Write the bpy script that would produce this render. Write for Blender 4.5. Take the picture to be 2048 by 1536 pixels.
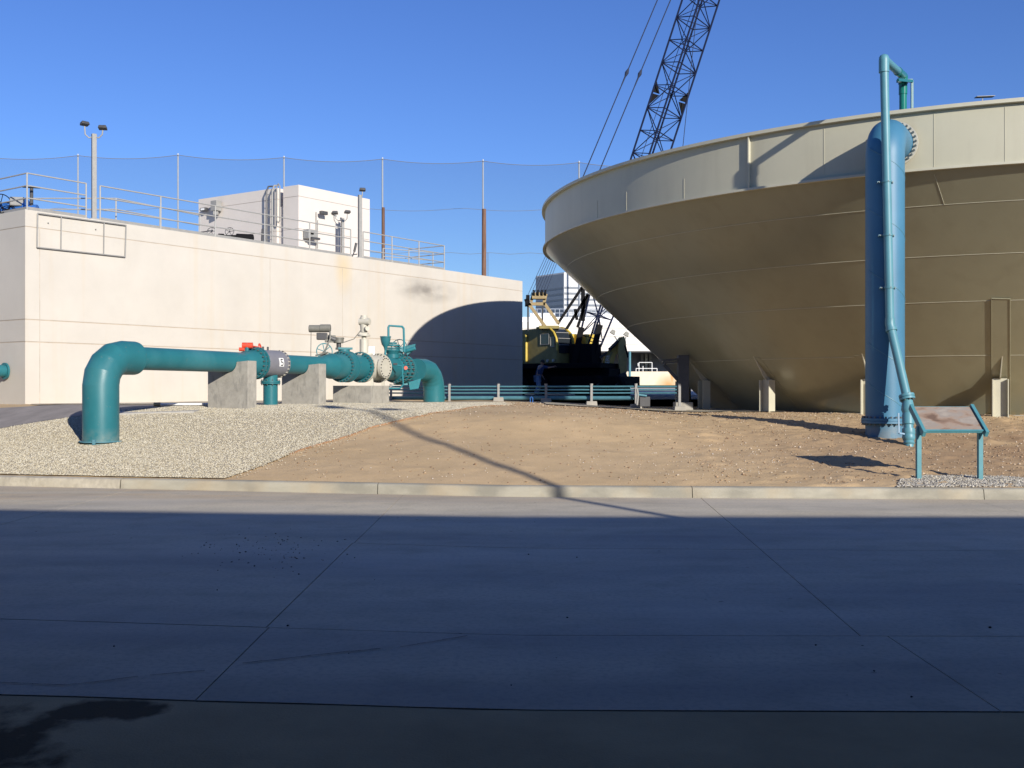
import bpy, math, random
from mathutils import Vector, Matrix, noise
import numpy as np
random.seed(7); np.random.seed(7)
for o in list(bpy.data.objects): bpy.data.objects.remove(o)
SC = bpy.context.scene
COL = SC.collection
PI = math.pi
R_ = math.radians

# ------------------------------------------------------------------ camera, sky, sun
F = 2087.0; EYE = 1.75; HOR = 774.0
cam = bpy.data.cameras.new('camera'); camo = bpy.data.objects.new('camera', cam); COL.objects.link(camo)
camo.location = (0, 0, EYE); camo.rotation_euler = (R_(90), 0, 0)
cam.sensor_width = 36; cam.lens = F/2048*36; cam.shift_y = 6/2048
cam.clip_start = 0.05; cam.clip_end = 6000
SC.camera = camo
SUN_EL = 20.3
AZ = (-0.49, 0.8717)                      # the way shadows fall
wd = bpy.data.worlds.new('World'); SC.world = wd; wd.use_nodes = True
nt = wd.node_tree; nt.nodes.clear()
wo = nt.nodes.new('ShaderNodeOutputWorld'); bg = nt.nodes.new('ShaderNodeBackground')
sk = nt.nodes.new('ShaderNodeTexSky'); sk.sky_type = 'NISHITA'; sk.sun_disc = False
sk.sun_elevation = R_(SUN_EL); sk.sun_rotation = math.atan2(-AZ[0], -AZ[1])
sk.air_density = 1.0; sk.dust_density = 0.2; sk.ozone_density = 3.0; sk.altitude = 100
hs = nt.nodes.new('ShaderNodeHueSaturation'); hs.inputs['Saturation'].default_value = 1.12; hs.inputs['Hue'].default_value = 0.515
nt.links.new(sk.outputs[0], hs.inputs['Color']); tn = nt.nodes.new('ShaderNodeMix'); tn.data_type = 'RGBA'; tn.blend_type = 'MULTIPLY'; tn.inputs[0].default_value = 1; tn.inputs[7].default_value = (.76, .96, 1.26, 1)
nt.links.new(hs.outputs[0], tn.inputs[6]); nt.links.new(tn.outputs[2], bg.inputs[0])
bg.inputs[1].default_value = 0.09
nt.links.new(bg.outputs[0], wo.inputs[0])
sl = bpy.data.lights.new('sun', 'SUN'); slo = bpy.data.objects.new('sun', sl); COL.objects.link(slo)
sl.energy = 5.0; sl.angle = R_(0.53); sl.color = (1.0, 0.935, 0.84)
ce = math.cos(R_(SUN_EL))
slo.rotation_euler = Vector((AZ[0]*ce, AZ[1]*ce, -math.sin(R_(SUN_EL)))).to_track_quat('-Z', 'Y').to_euler()
slo.location = (20, -40, 30)
SC.view_settings.view_transform = 'Standard'; SC.view_settings.look = 'None'
SC.view_settings.gamma = 1; SC.view_settings.exposure = 0.33
SC.render.engine = 'CYCLES'
SC.cycles.max_bounces = 8; SC.cycles.diffuse_bounces = 5; SC.cycles.transparent_max_bounces = 16

# ------------------------------------------------------------------ helpers
def W(px, py, d): return Vector(((px-1024)/F*d, d, EYE+(HOR-py)*d/F))
OFF = {}
def tag(o, label=None, cat=None, group=None, kind=None):
    if label: o['label'] = label
    if cat: o['category'] = cat
    if group: o['group'] = group
    if kind: o['kind'] = kind
    return o
def thing(name, loc, label, cat, group=None):
    o = bpy.data.objects.new(name, None); COL.objects.link(o); o.location = loc; o.empty_display_size = .3
    OFF[o.name] = Vector(loc); return tag(o, label, cat, group)
class MB:
    def __init__(s): s.v = []; s.f = []
    def add(s, vs, fs):
        b = len(s.v); s.v.extend([tuple(v) for v in vs]); s.f.extend([tuple(b+i for i in f) for f in fs]); return s
    def box(s, c, size, rz=0, rot=None, taper=1.0):
        m = rot if rot is not None else Matrix.Rotation(rz, 3, 'Z')
        c = Vector(c); h = [x/2 for x in size]; vs = []
        for z in (-1, 1):
            k = taper if z > 0 else 1
            for x, y in ((-1,-1),(1,-1),(1,1),(-1,1)): vs.append(c + m @ Vector((x*h[0]*k, y*h[1]*k, z*h[2])))
        return s.add(vs, [(3,2,1,0),(4,5,6,7),(0,1,5,4),(1,2,6,5),(2,3,7,6),(3,0,4,7)])
    def bar(s, a, b, w, h=None, up=(0,0,1)):
        a = Vector(a); b = Vector(b); d = b-a; L = d.length
        if L < 1e-6: return s
        d.normalize(); u = Vector(up)
        if abs(d.dot(u)) > .98: u = Vector((0,1,0))
        x = d.cross(u).normalized(); y = x.cross(d)
        rot = Matrix((x, y, d)).transposed()
        return s.box((a+b)/2, (w, h or w, L), rot=rot)
    def rings(s, rings, cap=True, closed=False):
        n = len(rings[0]); b = len(s.v)
        for r in rings: s.v.extend([tuple(p) for p in r])
        m = len(rings)
        for i in range(m if closed else m-1):
            j = (i+1) % m
            for k in range(n):
                l = (k+1) % n
                s.f.append((b+i*n+k, b+i*n+l, b+j*n+l, b+j*n+k))
        if cap and not closed:
            s.f.append(tuple(b+k for k in range(n))[::-1]); s.f.append(tuple(b+(m-1)*n+k for k in range(n)))
        return s
    def tube(s, pts, r, n=12, cap=True, closed=False):
        pts = [Vector(p) for p in pts]; m = len(pts)
        rad = r if isinstance(r, (list, tuple)) else [r]*m
        T = []
        for i in range(m):
            if closed: t = pts[(i+1) % m]-pts[i-1]
            elif i == 0: t = pts[1]-pts[0]
            elif i == m-1: t = pts[-1]-pts[-2]
            else: t = (pts[i]-pts[i-1]).normalized()+(pts[i+1]-pts[i]).normalized()
            T.append(t.normalized())
        u = T[0].orthogonal().normalized(); rs = []
        for i in range(m):
            u = (u-T[i]*u.dot(T[i])).normalized(); v = T[i].cross(u)
            k = 1.0
            if 0 < i < m-1 and not closed:
                c = (pts[i]-pts[i-1]).normalized().dot((pts[i+1]-pts[i]).normalized()); k = 1/max(.6, math.sqrt(max(.0, (1+c)/2)))
            ring = []
            for q in range(n):
                a = 2*PI*q/n; ring.append(pts[i]+(u*math.cos(a)+v*math.sin(a))*rad[i]*1.0)
            rs.append(ring)
        return s.rings(rs, cap, closed)
    def prof(s, o, axis, pr, n=48, cap=True):
        """surface of revolution: pr = [(t along axis, radius)]"""
        o = Vector(o); ax = Vector(axis).normalized(); u = ax.orthogonal().normalized(); v = ax.cross(u)
        rs = [[o+ax*t+(u*math.cos(2*PI*q/n)+v*math.sin(2*PI*q/n))*r for q in range(n)] for t, r in pr]
        return s.rings(rs, cap)
    def cyl(s, o, axis, L, r, n=24): return s.prof(o, axis, [(0, r), (L, r)], n)
    def bolts(s, o, axis, R, n, r=.02, L=.05, ph=0):
        o = Vector(o); ax = Vector(axis).normalized(); u = ax.orthogonal().normalized(); v = ax.cross(u)
        for q in range(n):
            a = 2*PI*(q+ph)/n
            s.prof(o+(u*math.cos(a)+v*math.sin(a))*R, ax, [(-L/2, r), (L/2, r)], 6)
        return s
    def poly(s, pts, th):
        """planar outline extruded by vector th"""
        n = len(pts); pts = [Vector(p) for p in pts]; th = Vector(th)
        vs = pts+[p+th for p in pts]
        fs = [tuple(range(n)), tuple(range(2*n-1, n-1, -1))]+[(i, i+n, (i+1) % n+n, (i+1) % n) for i in range(n)]
        return s.add(vs, fs)
    def build(s, name, mat, parent=None, smooth=True, ang=35, bevel=0):
        me = bpy.data.meshes.new(name)
        v = np.array(s.v, dtype=float)
        if parent is not None: off = OFF[parent.name]; loc = Vector((0,0,0))
        else:
            off = Vector(((v[:,0].min()+v[:,0].max())/2, (v[:,1].min()+v[:,1].max())/2, v[:,2].min())); loc = off
        v = v-np.array(off)
        me.from_pydata(v.tolist(), [], s.f); me.materials.append(mat)
        if smooth:
            me.polygons.foreach_set('use_smooth', [True]*len(me.polygons)); me.set_sharp_from_angle(angle=R_(ang))
        me.update()
        o = bpy.data.objects.new(name, me); COL.objects.link(o); o.location = loc
        if parent is not None: o.parent = parent
        OFF[o.name] = Vector(off)
        import bmesh
        if len(s.f) < 20000:
            bm = bmesh.new(); bm.from_mesh(me); bmesh.ops.recalc_face_normals(bm, faces=bm.faces); bm.to_mesh(me); bm.free()
        if bevel:
            b = o.modifiers.new('bevel', 'BEVEL'); b.width = bevel; b.segments = 2; b.limit_method = 'ANGLE'
        return o
def copy_tree(src, delta, label=None):
    delta = Vector(delta)
    r = src.copy(); COL.objects.link(r); r.location = src.location+delta
    if label: r['label'] = label
    for ch in src.children:
        c = ch.copy(); COL.objects.link(c); c.parent = r
        for g in ch.children:
            e = g.copy(); COL.objects.link(e); e.parent = c
    return r

# ------------------------------------------------------------------ materials
def mat(name, col, rough=.6, var=.12, scale=3.0, bump=0., bscale=40., metal=0., spec=.5, col2=None, stretch=None, detail=6, coat=0):
    m = bpy.data.materials.new(name); m.use_nodes = True; n = m.node_tree; p = n.nodes['Principled BSDF']
    p.inputs['Roughness'].default_value = rough; p.inputs['Metallic'].default_value = metal
    p.inputs['Specular IOR Level'].default_value = spec
    if coat: p.inputs['Coat Weight'].default_value = coat; p.inputs['Coat Roughness'].default_value = .2
    tc = n.nodes.new('ShaderNodeNewGeometry'); mp = n.nodes.new('ShaderNodeMapping')
    n.links.new(tc.outputs['Position'], mp.inputs['Vector'])
    if stretch: mp.inputs['Scale'].default_value = stretch
    no = n.nodes.new('ShaderNodeTexNoise'); no.inputs['Scale'].default_value = scale; no.inputs['Detail'].default_value = detail
    no.inputs['Roughness'].default_value = .62
    n.links.new(mp.outputs[0], no.inputs['Vector'])
    mx = n.nodes.new('ShaderNodeMix'); mx.data_type = 'RGBA'
    c = Vector(col[:3]); lo = col2 if col2 else c*(1-var*1.6); hi = c*(1+var)
    mx.inputs[6].default_value = (*lo, 1); mx.inputs[7].default_value = (*hi, 1)
    rp = n.nodes.new('ShaderNodeMapRange'); rp.inputs[1].default_value = .3; rp.inputs[2].default_value = .7
    n.links.new(no.outputs[0], rp.inputs[0]); n.links.new(rp.outputs[0], mx.inputs[0]); n.links.new(mx.outputs[2], p.inputs['Base Color'])
    if bump:
        nb = n.nodes.new('ShaderNodeTexNoise'); nb.inputs['Scale'].default_value = bscale; nb.inputs['Detail'].default_value = 5
        n.links.new(tc.outputs['Position'], nb.inputs['Vector'])
        b = n.nodes.new('ShaderNodeBump'); b.inputs['Strength'].default_value = bump; b.inputs['Distance'].default_value = .02
        n.links.new(nb.outputs[0], b.inputs['Height']); n.links.new(b.outputs[0], p.inputs['Normal'])
    m['mix'] = mx.name
    return m
def layer(m, col, build):
    """lay another colour over the base where build(nodes, links, position socket) gives a mask"""
    n = m.node_tree; p = n.nodes['Principled BSDF']; src = p.inputs['Base Color'].links[0].from_socket
    g = n.nodes.new('ShaderNodeNewGeometry')
    fac = build(n, g.outputs['Position'])
    mx = n.nodes.new('ShaderNodeMix'); mx.data_type = 'RGBA'; mx.inputs[7].default_value = (*col, 1)
    n.links.new(src, mx.inputs[6]); n.links.new(fac, mx.inputs[0]); n.links.new(mx.outputs[2], p.inputs['Base Color'])
def mth(n, op, a, b=None, clamp=False):
    x = n.nodes.new('ShaderNodeMath'); x.operation = op; x.use_clamp = clamp
    for i, q in enumerate((a, b)):
        if q is None: continue
        if isinstance(q, (int, float)): x.inputs[i].default_value = q
        else: n.links.new(q, x.inputs[i])
    return x.outputs[0]
def nz(n, pos, scale, stretch=(1,1,1), detail=5, lo=.4, hi=.6):
    mp = n.nodes.new('ShaderNodeMapping'); mp.inputs['Scale'].default_value = stretch; n.links.new(pos, mp.inputs[0])
    t = n.nodes.new('ShaderNodeTexNoise'); t.inputs['Scale'].default_value = scale; t.inputs['Detail'].default_value = detail
    n.links.new(mp.outputs[0], t.inputs[0])
    r = n.nodes.new('ShaderNodeMapRange'); r.inputs[1].default_value = lo; r.inputs[2].default_value = hi; n.links.new(t.outputs[0], r.inputs[0])
    return r.outputs[0]
def blob(n, pos, c, rad, soft=.5):
    """1 inside an ellipsoid patch at c"""
    s = n.nodes.new('ShaderNodeVectorMath'); s.operation = 'SUBTRACT'; n.links.new(pos, s.inputs[0]); s.inputs[1].default_value = c
    d = n.nodes.new('ShaderNodeVectorMath'); d.operation = 'DIVIDE'; n.links.new(s.outputs[0], d.inputs[0]); d.inputs[1].default_value = rad
    l = n.nodes.new('ShaderNodeVectorMath'); l.operation = 'LENGTH'; n.links.new(d.outputs[0], l.inputs[0])
    r = n.nodes.new('ShaderNodeMapRange'); r.inputs[1].default_value = 1; r.inputs[2].default_value = 1-soft; n.links.new(l.outputs['Value'], r.inputs[0])
    return r.outputs[0]

M = {}
M['teal'] = mat('teal_paint', (.022, .145, .17), .38, .08, 1.2, .08, 60, spec=.32)
M['teal2'] = mat('teal_paint_dusty', (.03, .20, .235), .42, .10, 5, .1, 60)
M['blue'] = mat('blue_paint', (.045, .165, .27), .5, .07, .8, .04, 50)
M['bluepvc'] = mat('blue_plastic', (.085, .24, .29), .45, .06, 2, 0)
M['handle'] = mat('pale_blue_handle', (.22, .34, .45), .5)
M['green_pipe'] = mat('green_gloss', (.015, .17, .13), .12, .05, 2, 0)
M['dust_blue'] = mat('dusty_blue', (.08, .22, .27), .6, .1, 6, 0)
M['wall'] = mat('painted_concrete', (.53, .495, .435), .8, .035, .8, .06, 25)
M['wall2'] = mat('painted_block', (.60, .55, .50), .8, .03, .8, .05, 25)
M['groove'] = mat('groove', (.44, .37, .29), .9, .1)
M['tank'] = mat('tank_paint_shaded', (.245, .235, .16), .34, .05, .5, .55, .8, spec=.6, coat=.5)  # same paint as the rim band, darkened to deepen the shade on the cone
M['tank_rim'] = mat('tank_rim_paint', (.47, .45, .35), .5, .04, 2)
M['band'] = mat('tank_paint_sunlit', (.445, .425, .32), .5, .03, .8, .03, 5)  # tank paint again, kept lighter for the sunlit band
M['weld'] = mat('weld_bead', (.40, .385, .29), .5, .05, 9)
M['galv'] = mat('galvanised', (.27, .265, .25), .6, .08, 8, metal=.0)
M['alum'] = mat('rail_aluminium', (.33, .325, .305), .55, .06, 8, metal=.0)
M['conc'] = mat('pier_concrete', (.34, .32, .275), .85, .12, 5, .25, 30)
M['grey'] = mat('grey_lining', (.19, .19, .21), .5, .06, 4)
M['creamv'] = mat('cream_valve', (.50, .475, .395), .45, .05, 5)
M['darkmet'] = mat('dark_metal', (.06, .06, .062), .5, .1, 8)
M['midmet'] = mat('grey_actuator', (.17, .165, .14), .55, .1, 9)
M['red'] = mat('red_paint', (.65, .07, .03), .4, .05)
M['white'] = mat('white_paint', (.78, .78, .76), .5, .03)
M['black'] = mat('black_rubber', (.01, .01, .011), .8, .1, spec=.1)
M['bolt'] = mat('bolt_steel', (.10, .12, .12), .5, .1)
M['asphalt'] = mat('asphalt', (.25, .225, .205), .9, .15, 2, .3, 90, stretch=(1, .4, 1))
M['wood'] = mat('pole_wood', (.16, .085, .055), .85, .3, 6, stretch=(1,1,.1))
M['netpole'] = mat('net_pole', (.36, .40, .46), .5, .05)
M['cable'] = mat('steel_cable', (.012, .02, .05), .8, .05)
M['boom'] = mat('boom_blue_black', (.008, .013, .04), .7, .1, spec=.15)
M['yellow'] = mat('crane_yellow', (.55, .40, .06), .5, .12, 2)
M['yellow_shaded'] = mat('crane_yellow_shaded', (.25, .20, .06), .6, .2, 2)  # crane yellow with the shade on the cab put into the colour
M['tan'] = mat('gantry_tan', (.30, .22, .10), .6, .15, 4)
M['glass'] = mat('dark_glass', (.02, .025, .03), .08, .05)
M['header'] = mat('redwood', (.30, .17, .09), .85, .2, 8)
M['exc'] = mat('excavator_yellow', (.75, .50, .11), .5, .1, 3)
M['excd'] = mat('excavator_worn', (.50, .37, .13), .6, .15, 3)
M['lawn'] = mat('lawn', (.09, .14, .04), .9, .3, 8)
M['skin'] = mat('skin', (.45, .26, .18), .6, .03)
M['shirt'] = mat('navy_cloth', (.035, .06, .16), .85, .1, 12)
M['jeans'] = mat('pale_blue_cloth', (.22, .31, .50), .9, .1, 12)
M['hair'] = mat('dark_hair', (.03, .02, .015), .7, .1)
M['actblue'] = mat('valve_blue', (.03, .13, .42), .45, .06)
M['actlight'] = mat('valve_light_blue', (.12, .38, .62), .45, .06)

# stains and drip marks on the painted concrete, where the wall carries them
wallN = Vector((.8146, -.58, 0))
def stain(n, pos):
    a = blob(n, pos, (-3.6, 43.3, 5.75), (1.9, 2.4, .6), .9)
    return mth(n, 'MULTIPLY', mth(n, 'MULTIPLY', a, nz(n, pos, 1.2, (1,1,2), 6, .2, .6)), .75)
layer(M['wall'], (.13, .12, .11), stain)
def drips(n, pos):
    a = nz(n, pos, 2.2, (1.2, 1.2, .05), 5, .55, .76)
    return mth(n, 'MULTIPLY', a, .22)
layer(M['wall'], (.52, .38, .20), drips)
def rust(n, pos):
    return mth(n, 'MULTIPLY', blob(n, pos, (-6.35, 39.4, 6.2), (.5, .6, 1.1), .8), .4)
layer(M['wall'], (.55, .38, .12), rust)
def streak(n, pos): return mth(n, 'MULTIPLY', nz(n, pos, 1.5, (1.6, 1.6, .14), 6, .5, .72), .28)
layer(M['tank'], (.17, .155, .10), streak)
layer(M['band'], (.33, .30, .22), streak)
def grime(n, pos): return mth(n, 'MULTIPLY', nz(n, pos, .5, (1, 1, .6), 8, .48, .7), .16)
layer(M['wall'], (.40, .35, .28), grime)
def chips(n, pos): return mth(n, 'MULTIPLY', nz(n, pos, 16, (1, 1, 1), 5, .66, .70), .55)
layer(M['teal'], (.10, .16, .15), chips)
layer(M['teal2'], (.16, .10, .06), chips)
def foot(c, rad):
    return lambda n, pos: mth(n, 'MULTIPLY', mth(n, 'MULTIPLY', blob(n, pos, c, rad, .8), nz(n, pos, 7, (1,1,1), 7, .3, .6)), .5)
layer(M['teal'], (.40, .36, .27), foot((-8.49, 21.55, .45), (.7, .7, .55)))
layer(M['blue'], (.36, .27, .17), foot((7.97, 22.3, .62), (.8, .8, .55)))
def fade(n, pos): return mth(n, 'MULTIPLY', nz(n, pos, 1.3, (1, 1, .35), 7, .5, .75), .30)
layer(M['teal'], (.10, .26, .28), fade)
layer(M['blue'], (.10, .24, .34), fade)
# drip streaks and form marks on the concrete
def form(n, pos): return mth(n, 'MULTIPLY', nz(n, pos, 9, (1, 1, .35), 8, .55, .62), .38)
layer(M['conc'], (.17, .165, .15), form)

# ------------------------------------------------------------------ road, kerb, ground
CX = [-140, -60, -20, -6.86, 0, 7.95, 30, 140]; CY = [45, 30, 20.9, 18.0, 16.62, 16.2, 16.0, 15.5]
def kerb_y(x): return float(np.interp(x, CX, CY))
PL = ([0, .15, 3.2, 5.0, 6.4, 7.7, 40], [.17, .17, .60, .92, 1.14, 1.25, 1.27])
PM = ([0, .15, 1.6, 3.0, 4.2, 5.3, 6.2, 9, 40], [.17, .17, .38, .57, .72, .98, 1.17, 1.25, 1.27])
PR = ([0, .15, 1.0, 2.6, 3.7, 6.1, 8.8, 11, 40], [.17, .17, .25, .36, .46, .72, .93, 1.0, 1.03])
def sst(a, b, x):
    t = min(1, max(0, (x-a)/(b-a))); return t*t*(3-2*t)
def ground0(x, y):
    k = y-kerb_y(x)
    if k < 0: return .17
    l = float(np.interp(k, *PL)); m = float(np.interp(k, *PM)); r = float(np.interp(k, *PR))
    a = sst(-6.5, -2.5, x); b = sst(0, 5.5, x)
    return (l*(1-a)+m*a)*(1-b)+r*b
def ground(x, y):
    z = ground0(x, y); k = y-kerb_y(x)
    # smooth the profile kinks
    z = (z*2+ground0(x, y+.35)+ground0(x, y-.35))/4 if k > .6 else z
    if k > .16:
        w = min(1, (k-.16)*2)
        amp = .5 if x < -3 else 1
        z += w*(noise.noise(Vector((x*.45, y*.45, 2)))*.03 + amp*noise.noise(Vector((x*1.7, y*2.4, 5)))*.008)
    return z
def hit(px, py):
    """where the sight line through a point of the photograph meets the mound"""
    a = (px-1024)/F
    for i in range(3000):
        d = 14+i*.02
        if EYE+(HOR-py)*d/F <= ground0(a*d, d): return (a*d, d)
    return (a*74, 74)

# concrete roadway: slabs with real joints
def jl(v, x): return float(np.interp(x, [-12, -3.8, 0, 3.6, 12], v))
J1 = [13.4, 12.1, 11.35, 11.2, 11.0]; J2 = [8.8, 7.87, 7.36, 7.33, 7.2]; J3 = [6.9, 6.03, 5.66, 5.62, 5.5]
XS = [-11.2, -6.5, -1.77, 2.6, 7.1, 11.5, 16]
def slab_rows(mb, lo, hi, xs0, dz=0):
    g = .005
    xs = [-140, -60]+[x for x in xs0]+[60, 140]
    for i in range(len(xs)-1):
        x0 = xs[i]+g; x1 = xs[i+1]-g; n = max(1, min(30, int((x1-x0)/.6)))
        X = [x0+(x1-x0)*k/n for k in range(n+1)]
        h = dz+random.uniform(-.0015, .0015)
        def sk(x, y):       # one joint runs a little askew
            w = max(0, 1-abs(x-2.6)/1.5); return x+w*(-.15+(y-7.33)*.058) if (y > 7.2 and lo(0) > 7) else x
        top0 = [(sk(x, lo(x)), lo(x)+g, h) for x in X]; top1 = [(sk(x, hi(x)), hi(x)-g, h) for x in X]
        b0 = [(x, y, -.08) for x, y, z in top0]; b1 = [(x, y, -.08) for x, y, z in top1]
        vs = top0+top1+b0+b1; m = n+1
        fs = []
        for k in range(n):
            fs.append((k, k+1, m+k+1, m+k)); fs.append((2*m+k, 2*m+k+1, k+1, k)); fs.append((m+k, m+k+1, 3*m+k+1, 3*m+k))
        fs += [(0, m, 3*m, 2*m), (m-1, 3*m-1, 4*m-1, 2*m-1)]
        mb.add(vs, fs)
def wavy(v, s):
    return lambda x: jl(v, x)+.012*noise.noise(Vector((x*1.5, s, 0)))
road_m = mat('road_concrete', (.53, .475, .36), .9, .07, .9, .12, 60, stretch=(.35, 1.6, 1), detail=9, spec=.12)
def rd1(n, pos): return mth(n, 'MULTIPLY', nz(n, pos, .55, (.4, 1.2, 1), 8, .42, .72), .35)
layer(road_m, (.25, .25, .26), rd1)
def rd2(n, pos):   # dust washed off the bank lies along the kerb
    s = n.nodes.new('ShaderNodeSeparateXYZ'); n.links.new(pos, s.inputs[0])
    r = n.nodes.new('ShaderNodeMapRange'); r.inputs[1].default_value = 15.3; r.inputs[2].default_value = 16.5; n.links.new(s.outputs[1], r.inputs[0])
    return mth(n, 'MULTIPLY', mth(n, 'MULTIPLY', r.outputs[0], nz(n, pos, 1.2, (.3, 2, 1), 6, .3, .6)), .8)
layer(road_m, (.52, .41, .27), rd2)
def rd3(n, pos):   # dark scattered spots
    v = n.nodes.new('ShaderNodeTexVoronoi'); v.inputs['Scale'].default_value = 3.2; n.links.new(pos, v.inputs[0])
    r = n.nodes.new('ShaderNodeMapRange'); r.inputs[1].default_value = .075; r.inputs[2].default_value = .05; n.links.new(v.outputs[0], r.inputs[0])
    return mth(n, 'MULTIPLY', mth(n, 'MULTIPLY', r.outputs[0], nz(n, pos, .5, (1,1,1), 3, .52, .6)), .7)
layer(road_m, (.07, .06, .05), rd3)
def rd4(n, pos): return mth(n, 'MULTIPLY', nz(n, pos, .8, (.3, 1.6, 1), 9, .46, .70), .42)      # tyre-rubbed streaks along the road
layer(road_m, (.27, .255, .235), rd4)
def rd5(n, pos): return mth(n, 'MULTIPLY', nz(n, pos, 24, (1, 1, 1), 5, .46, .66), .38)
layer(road_m, (.30, .28, .25), rd5)
def rd7(n, pos): return mth(n, 'MULTIPLY', nz(n, pos, 2.2, (1, 1, 1), 9, .5, .68), .32)
layer(road_m, (.30, .28, .22), rd7)
def rd6(n, pos): return mth(n, 'MULTIPLY', nz(n, pos, .35, (.6, 1, 1), 4, .5, .62), .22)
layer(road_m, (.62, .58, .50), rd6)
mb = MB()
slab_rows(mb, wavy(J1, 1), lambda x: kerb_y(x), [x for x in XS])
slab_rows(mb, wavy(J2, 2), wavy(J1, 1), [x if x > 0 else x-.02 for x in XS])
slab_rows(mb, wavy(J3, 3), wavy(J2, 2), [x if x < 2 else x+.04 for x in XS])
road = mb.build('road', road_m); tag(road, kind='structure')
apron_m = mat('apron_concrete', (.42, .33, .19), .9, .12, 1.1, .2, 70, detail=9, spec=.12)
def wet(n, pos):
    # the damp stain: a band running from the joint back to the left corner
    a = blob(n, pos, (-2.62, 5.15, 0), (.75, .85, 1), 1); b = blob(n, pos, (-2.25, 5.68, 0), (.5, .36, 1), 1)
    t = nz(n, pos, 3.2, (1, .8, 1), 8, .25, .75)
    q = mth(n, 'ADD', mth(n, 'MAXIMUM', a, b), mth(n, 'MULTIPLY', mth(n, 'SUBTRACT', t, .5), .9))
    return mth(n, 'MULTIPLY', mth(n, 'MULTIPLY', mth(n, 'SUBTRACT', q, .38), 4, True), .88)
layer(apron_m, (.03, .028, .018), wet)
mb = MB(); slab_rows(mb, lambda x: -40., wavy(J3, 3), [-30, -9, 13, 40], -.004)
tag(mb.build('apron', apron_m), kind='structure')
mb = MB(); mb.add([(-140,-40,-.04),(140,-40,-.04),(140,46,-.04),(-140,46,-.04)], [(0,1,2,3)])
joint_m = mat('joint_dirt', (.035, .032, .028), .95, .2, 20)
tag(mb.build('roadbed', joint_m), kind='structure')
# tyre-worn crack in the middle slab
def crack(pts, w=.010):
    mb = MB()
    for i in range(len(pts)-1):
        a = Vector((*pts[i], 0)); b = Vector((*pts[i+1], 0)); n = max(2, int((b-a).length/.06))
        for k in range(n):
            if noise.noise(Vector((i*3.1+k*.22, 3, 1))) < -.33: continue
            p = a.lerp(b, k/n); q = a.lerp(b, (k+1)/n); d = (q-p).normalized(); s = Vector((-d.y, d.x, 0))
            w0 = w*random.uniform(.4, 1); j = s*random.uniform(-.006, .006)
            mb.add([p+j-s*w0/2, q+j-s*w0/2, q+j+s*w0/2, p+j+s*w0/2], [(0,1,2,3)])
    mb.v = [(x, y, .006) for x, y, z in mb.v]
    return mb
def g0(px, py): d = EYE*F/(py-HOR); return ((px-1024)/F*d, d)
mbk = crack([g0(*p) for p in ((0, 1366), (130, 1372), (300, 1352), (410, 1342))])
mbk2 = crack([g0(*p) for p in ((485, 1328), (640, 1310), (800, 1295), (935, 1273))], .012)
mbk.add(mbk2.v, mbk2.f)
tag(mbk.build('road_crack', joint_m, smooth=False), kind='structure')

# kerb, with gaps at the construction joints
kerb_m = mat('kerb_concrete', (.345, .325, .26), .85, .10, 2.2, .25, 40, stretch=(.5, 1, 2.5), detail=9)
def kst(n, pos): return mth(n, 'MULTIPLY', nz(n, pos, 2.5, (.6, 1, 1), 7, .44, .62), .7)
layer(kerb_m, (.20, .19, .155), kst)
def kst2(n, pos): return mth(n, 'MULTIPLY', nz(n, pos, 1.1, (1, 1, 1), 7, .52, .66), .45)
layer(kerb_m, (.38, .30, .19), kst2)
def kerb_piece(mb, x0, x1, rough=0):
    n = max(1, int((x1-x0)/.25)); rs = []
    for k in range(n+1):
        x = x0+(x1-x0)*k/n; y = kerb_y(x); r = rough*noise.noise(Vector((x*6, 0, 0)))
        e = .006*noise.noise(Vector((x*3, 9, 0)))
        rs.append([Vector((x, y-.0+r*.3+e, -.02)), Vector((x, y+.025+r+e, .12)), Vector((x, y+.035+r, .148+e)), Vector((x, y+.06+r, .165+e-abs(r)*.2)), Vector((x, y+.17, .172)), Vector((x, y+.17, -.02))])
    mb.rings(rs, True)
mb = MB()
joints = [-6.75, -2.2, 2.85, 7.35, 12, 17, 30]
xs = joints
for i in range(len(xs)-1): kerb_piece(mb, xs[i]+.006, xs[i+1]-.006)
kerb_piece(mb, 30.02, 138)
tag(mb.build('kerb', kerb_m, smooth=True, ang=50), kind='structure')
mb = MB(); kerb_piece(mb, -40, -6.77, .16); kerb_piece(mb, -138, -40)
rough_k = mat('rough_kerb', (.40, .365, .29), .9, .14, 4, .8, 14, detail=9)
tag(mb.build('rough_kerb', rough_k, smooth=True, ang=50), kind='structure')

# dirt mound
def grid_mesh(name, xs, ys_of, zf, m, smooth=True):
    nx = len(xs); ny = len(ys_of(xs[0])); vs = []
    for x in xs:
        for y in ys_of(x): vs.append((x, y, zf(x, y)))
    fs = [(i*ny+j, (i+1)*ny+j, (i+1)*ny+j+1, i*ny+j+1) for i in range(nx-1) for j in range(ny-1)]
    mb = MB(); mb.v = vs; mb.f = fs
    return mb.build(name, m, smooth=smooth, ang=60)
def xs_range():
    a = [-140, -90, -60, -40, -30, -24, -20]+list(np.arange(-17, 15.01, .09))+[16, 18, 20, 24, 30, 40, 60, 90, 140]
    return a
offs = [.17]+list(np.arange(.24, 9.5, .085))+list(np.arange(9.7, 16, .3))+[18, 21, 25, 30, 36, 44, 60, 90, 150, 400, 1500, 3500]
dirt_m = mat('dirt', (.55, .395, .215), .95, .10, 1.3, .5, 45, detail=10)
def dd(n, pos): return mth(n, 'MULTIPLY', nz(n, pos, .5, (1, 1, 1), 6, .45, .7), .5)
layer(dirt_m, (.42, .295, .15), dd)
def dd2(n, pos): return mth(n, 'MULTIPLY', nz(n, pos, 26, (1, 1, 1), 4, .60, .70), .30)
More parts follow.
